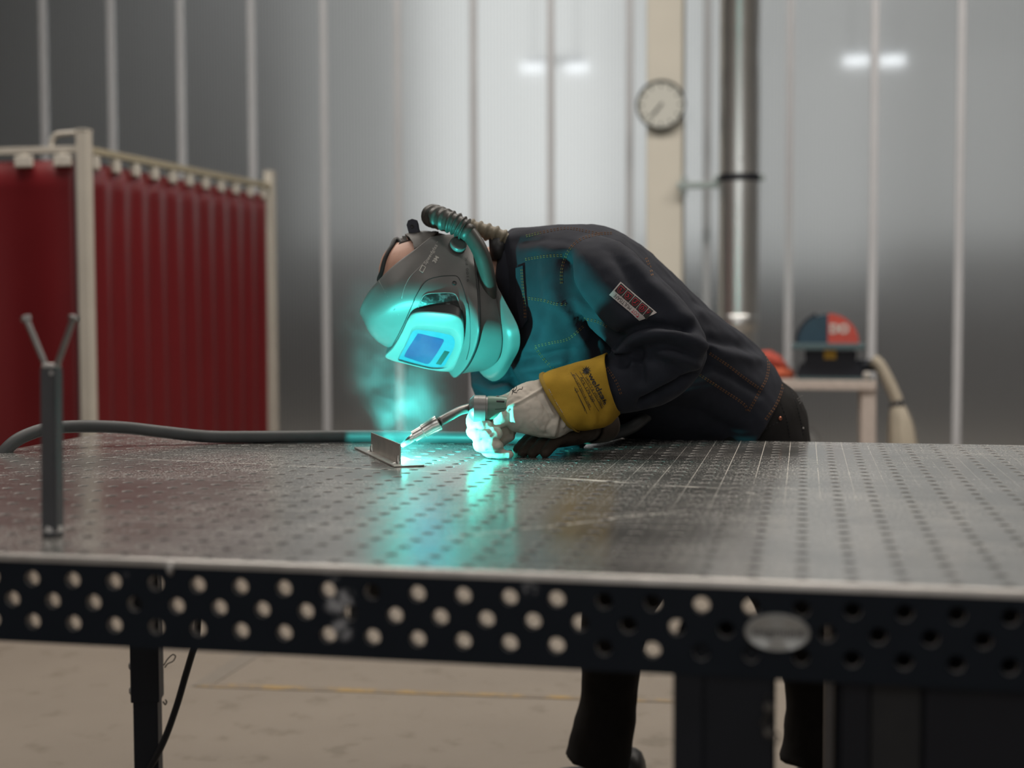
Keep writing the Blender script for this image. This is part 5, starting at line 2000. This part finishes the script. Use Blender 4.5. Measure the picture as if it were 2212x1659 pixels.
def lump(name, pts, rad, mat_, label, cat, y, **k):
    bm = bmesh.new()
    for p_, r_ in zip(pts, rad):
        add_tube(bm, [P(u, v, y + dy) for u, v, dy in p_], [x * pxmm(y) for x in r_], sides=12, n=4, dome=True)
    me = remesh(bm, 0.006, 2)
    o = obj(name, me, mat_, smooth=True)
    return tag(o, label, cat)


lump('work_glove', [[(1662, 805, 0.0), (1690, 806, 0), (1707, 808, 0)], [(1690, 808, 0.02), (1712, 811, 0.02)], [(1672, 800, 0.03), (1698, 799, 0.03), (1706, 801, 0.03)]], [[12, 11, 8], [8, 6], [8, 7, 6]], M['orange'],
     'orange work glove lying on the stand behind the welder, the lower of two', 'glove', ys + 0.16)
lump('work_glove', [[(1650, 772, 0.0), (1675, 780, 0), (1694, 790, 0)], [(1660, 764, 0.02), (1685, 775, 0.02)]], [[15, 12, 8], [8, 6]], mat('red_glove', (0.45, 0.07, 0.045), 0.7),
     'red work glove heaped above the orange one behind the welder', 'glove', ys + 0.17)
wb_ = lump('plastic_bag', [[(1738, 945, 0), (1748, 940, 0), (1760, 950, 0)], [(1742, 965, 0), (1762, 970, 0)], [(1745, 975, 0.03), (1752, 995, 0.03)]], [[15, 16, 12], [16, 14], [20, 18]], M['white_bag'],
           'pale bag under the stand behind the welder', 'bag', ys + 0.25)

# ================================================================== smoke rising from the arc
bm = bmesh.new()
sm = [(P(870, 988, 1.03), 0.035), (P(862, 945, 1.05), 0.085), (P(868, 885, 1.08), 0.125), (P(850, 810, 1.10), 0.135), (P(812, 710, 1.12), 0.115), (P(792, 630, 1.13), 0.085), (P(785, 575, 1.13), 0.05)]
add_tube(bm, [p for p, r in sm], [r for p, r in sm], sides=20, n=4, dome=True)
t = NT('weld_smoke')
t.t.nodes.remove(t.b)
vol = t.n('ShaderNodeVolumeScatter')
vol.inputs['Color'].default_value = (0.9, 0.93, 0.95, 1)
vol.inputs['Anisotropy'].default_value = 0.0
co = t.n('ShaderNodeNewGeometry').outputs['Position']
nzv = t.n('ShaderNodeTexNoise')
nzv.inputs['Scale'].default_value = 9
nzv.inputs['Detail'].default_value = 3
t.l(co, nzv.inputs['Vector'])
mixv = t.n('ShaderNodeMix', data_type='VECTOR')
mixv.inputs[0].default_value = 0.085
t.l(co, mixv.inputs[4])
t.l(nzv.outputs['Color'], mixv.inputs[5])
a1 = t.noise(20, 6, mixv.outputs[1], 0.62)
dens = t.math('POWER', t.ramp(a1, 0.33, 0.72), 1.3)
# fade towards the outside of the plume and with height
cpt = [(p, r) for p, r in sm[:6]]
msk = None
for p, r in cpt:
    vm = t.n('ShaderNodeVectorMath', operation='DISTANCE')
    t.l(co, vm.inputs[0])
    vm.inputs[1].default_value = p
    k = t.math('SUBTRACT', 1.0, t.ramp(vm.outputs['Value'], 0.0, r * 1.02))
    msk = k if msk is None else t.math('MAXIMUM', msk, k)
szn = t.n('ShaderNodeSeparateXYZ')
t.l(co, szn.inputs[0])
fade = t.math('SUBTRACT', 1.0, t.ramp(szn.outputs[2], TZ + 0.10, TZ + 0.40))
dens = t.math('MULTIPLY', t.math('MULTIPLY', dens, msk), t.math('MULTIPLY_ADD', fade, 0.9, 0.1))
vm = t.n('ShaderNodeVectorMath', operation='DISTANCE')
t.l(co, vm.inputs[0])
vm.inputs[1].default_value = ARC
thin = t.math('MINIMUM', t.math('POWER', t.math('DIVIDE', vm.outputs['Value'], 0.15), 1.6), 1.0)   # density thinned near the arc to even out its bright falloff
t.l(t.math('MULTIPLY', t.math('MULTIPLY', dens, thin), 2.4), vol.inputs['Density'])
t.l(vol.outputs[0], t.out.inputs['Volume'])
bmesh.ops.recalc_face_normals(bm, faces=bm.faces)
smk = obj('smoke_plume', bm, t.m)
tag(smk, 'thin blue-green weld smoke rising from the arc past the helmet', 'smoke', kind='stuff')
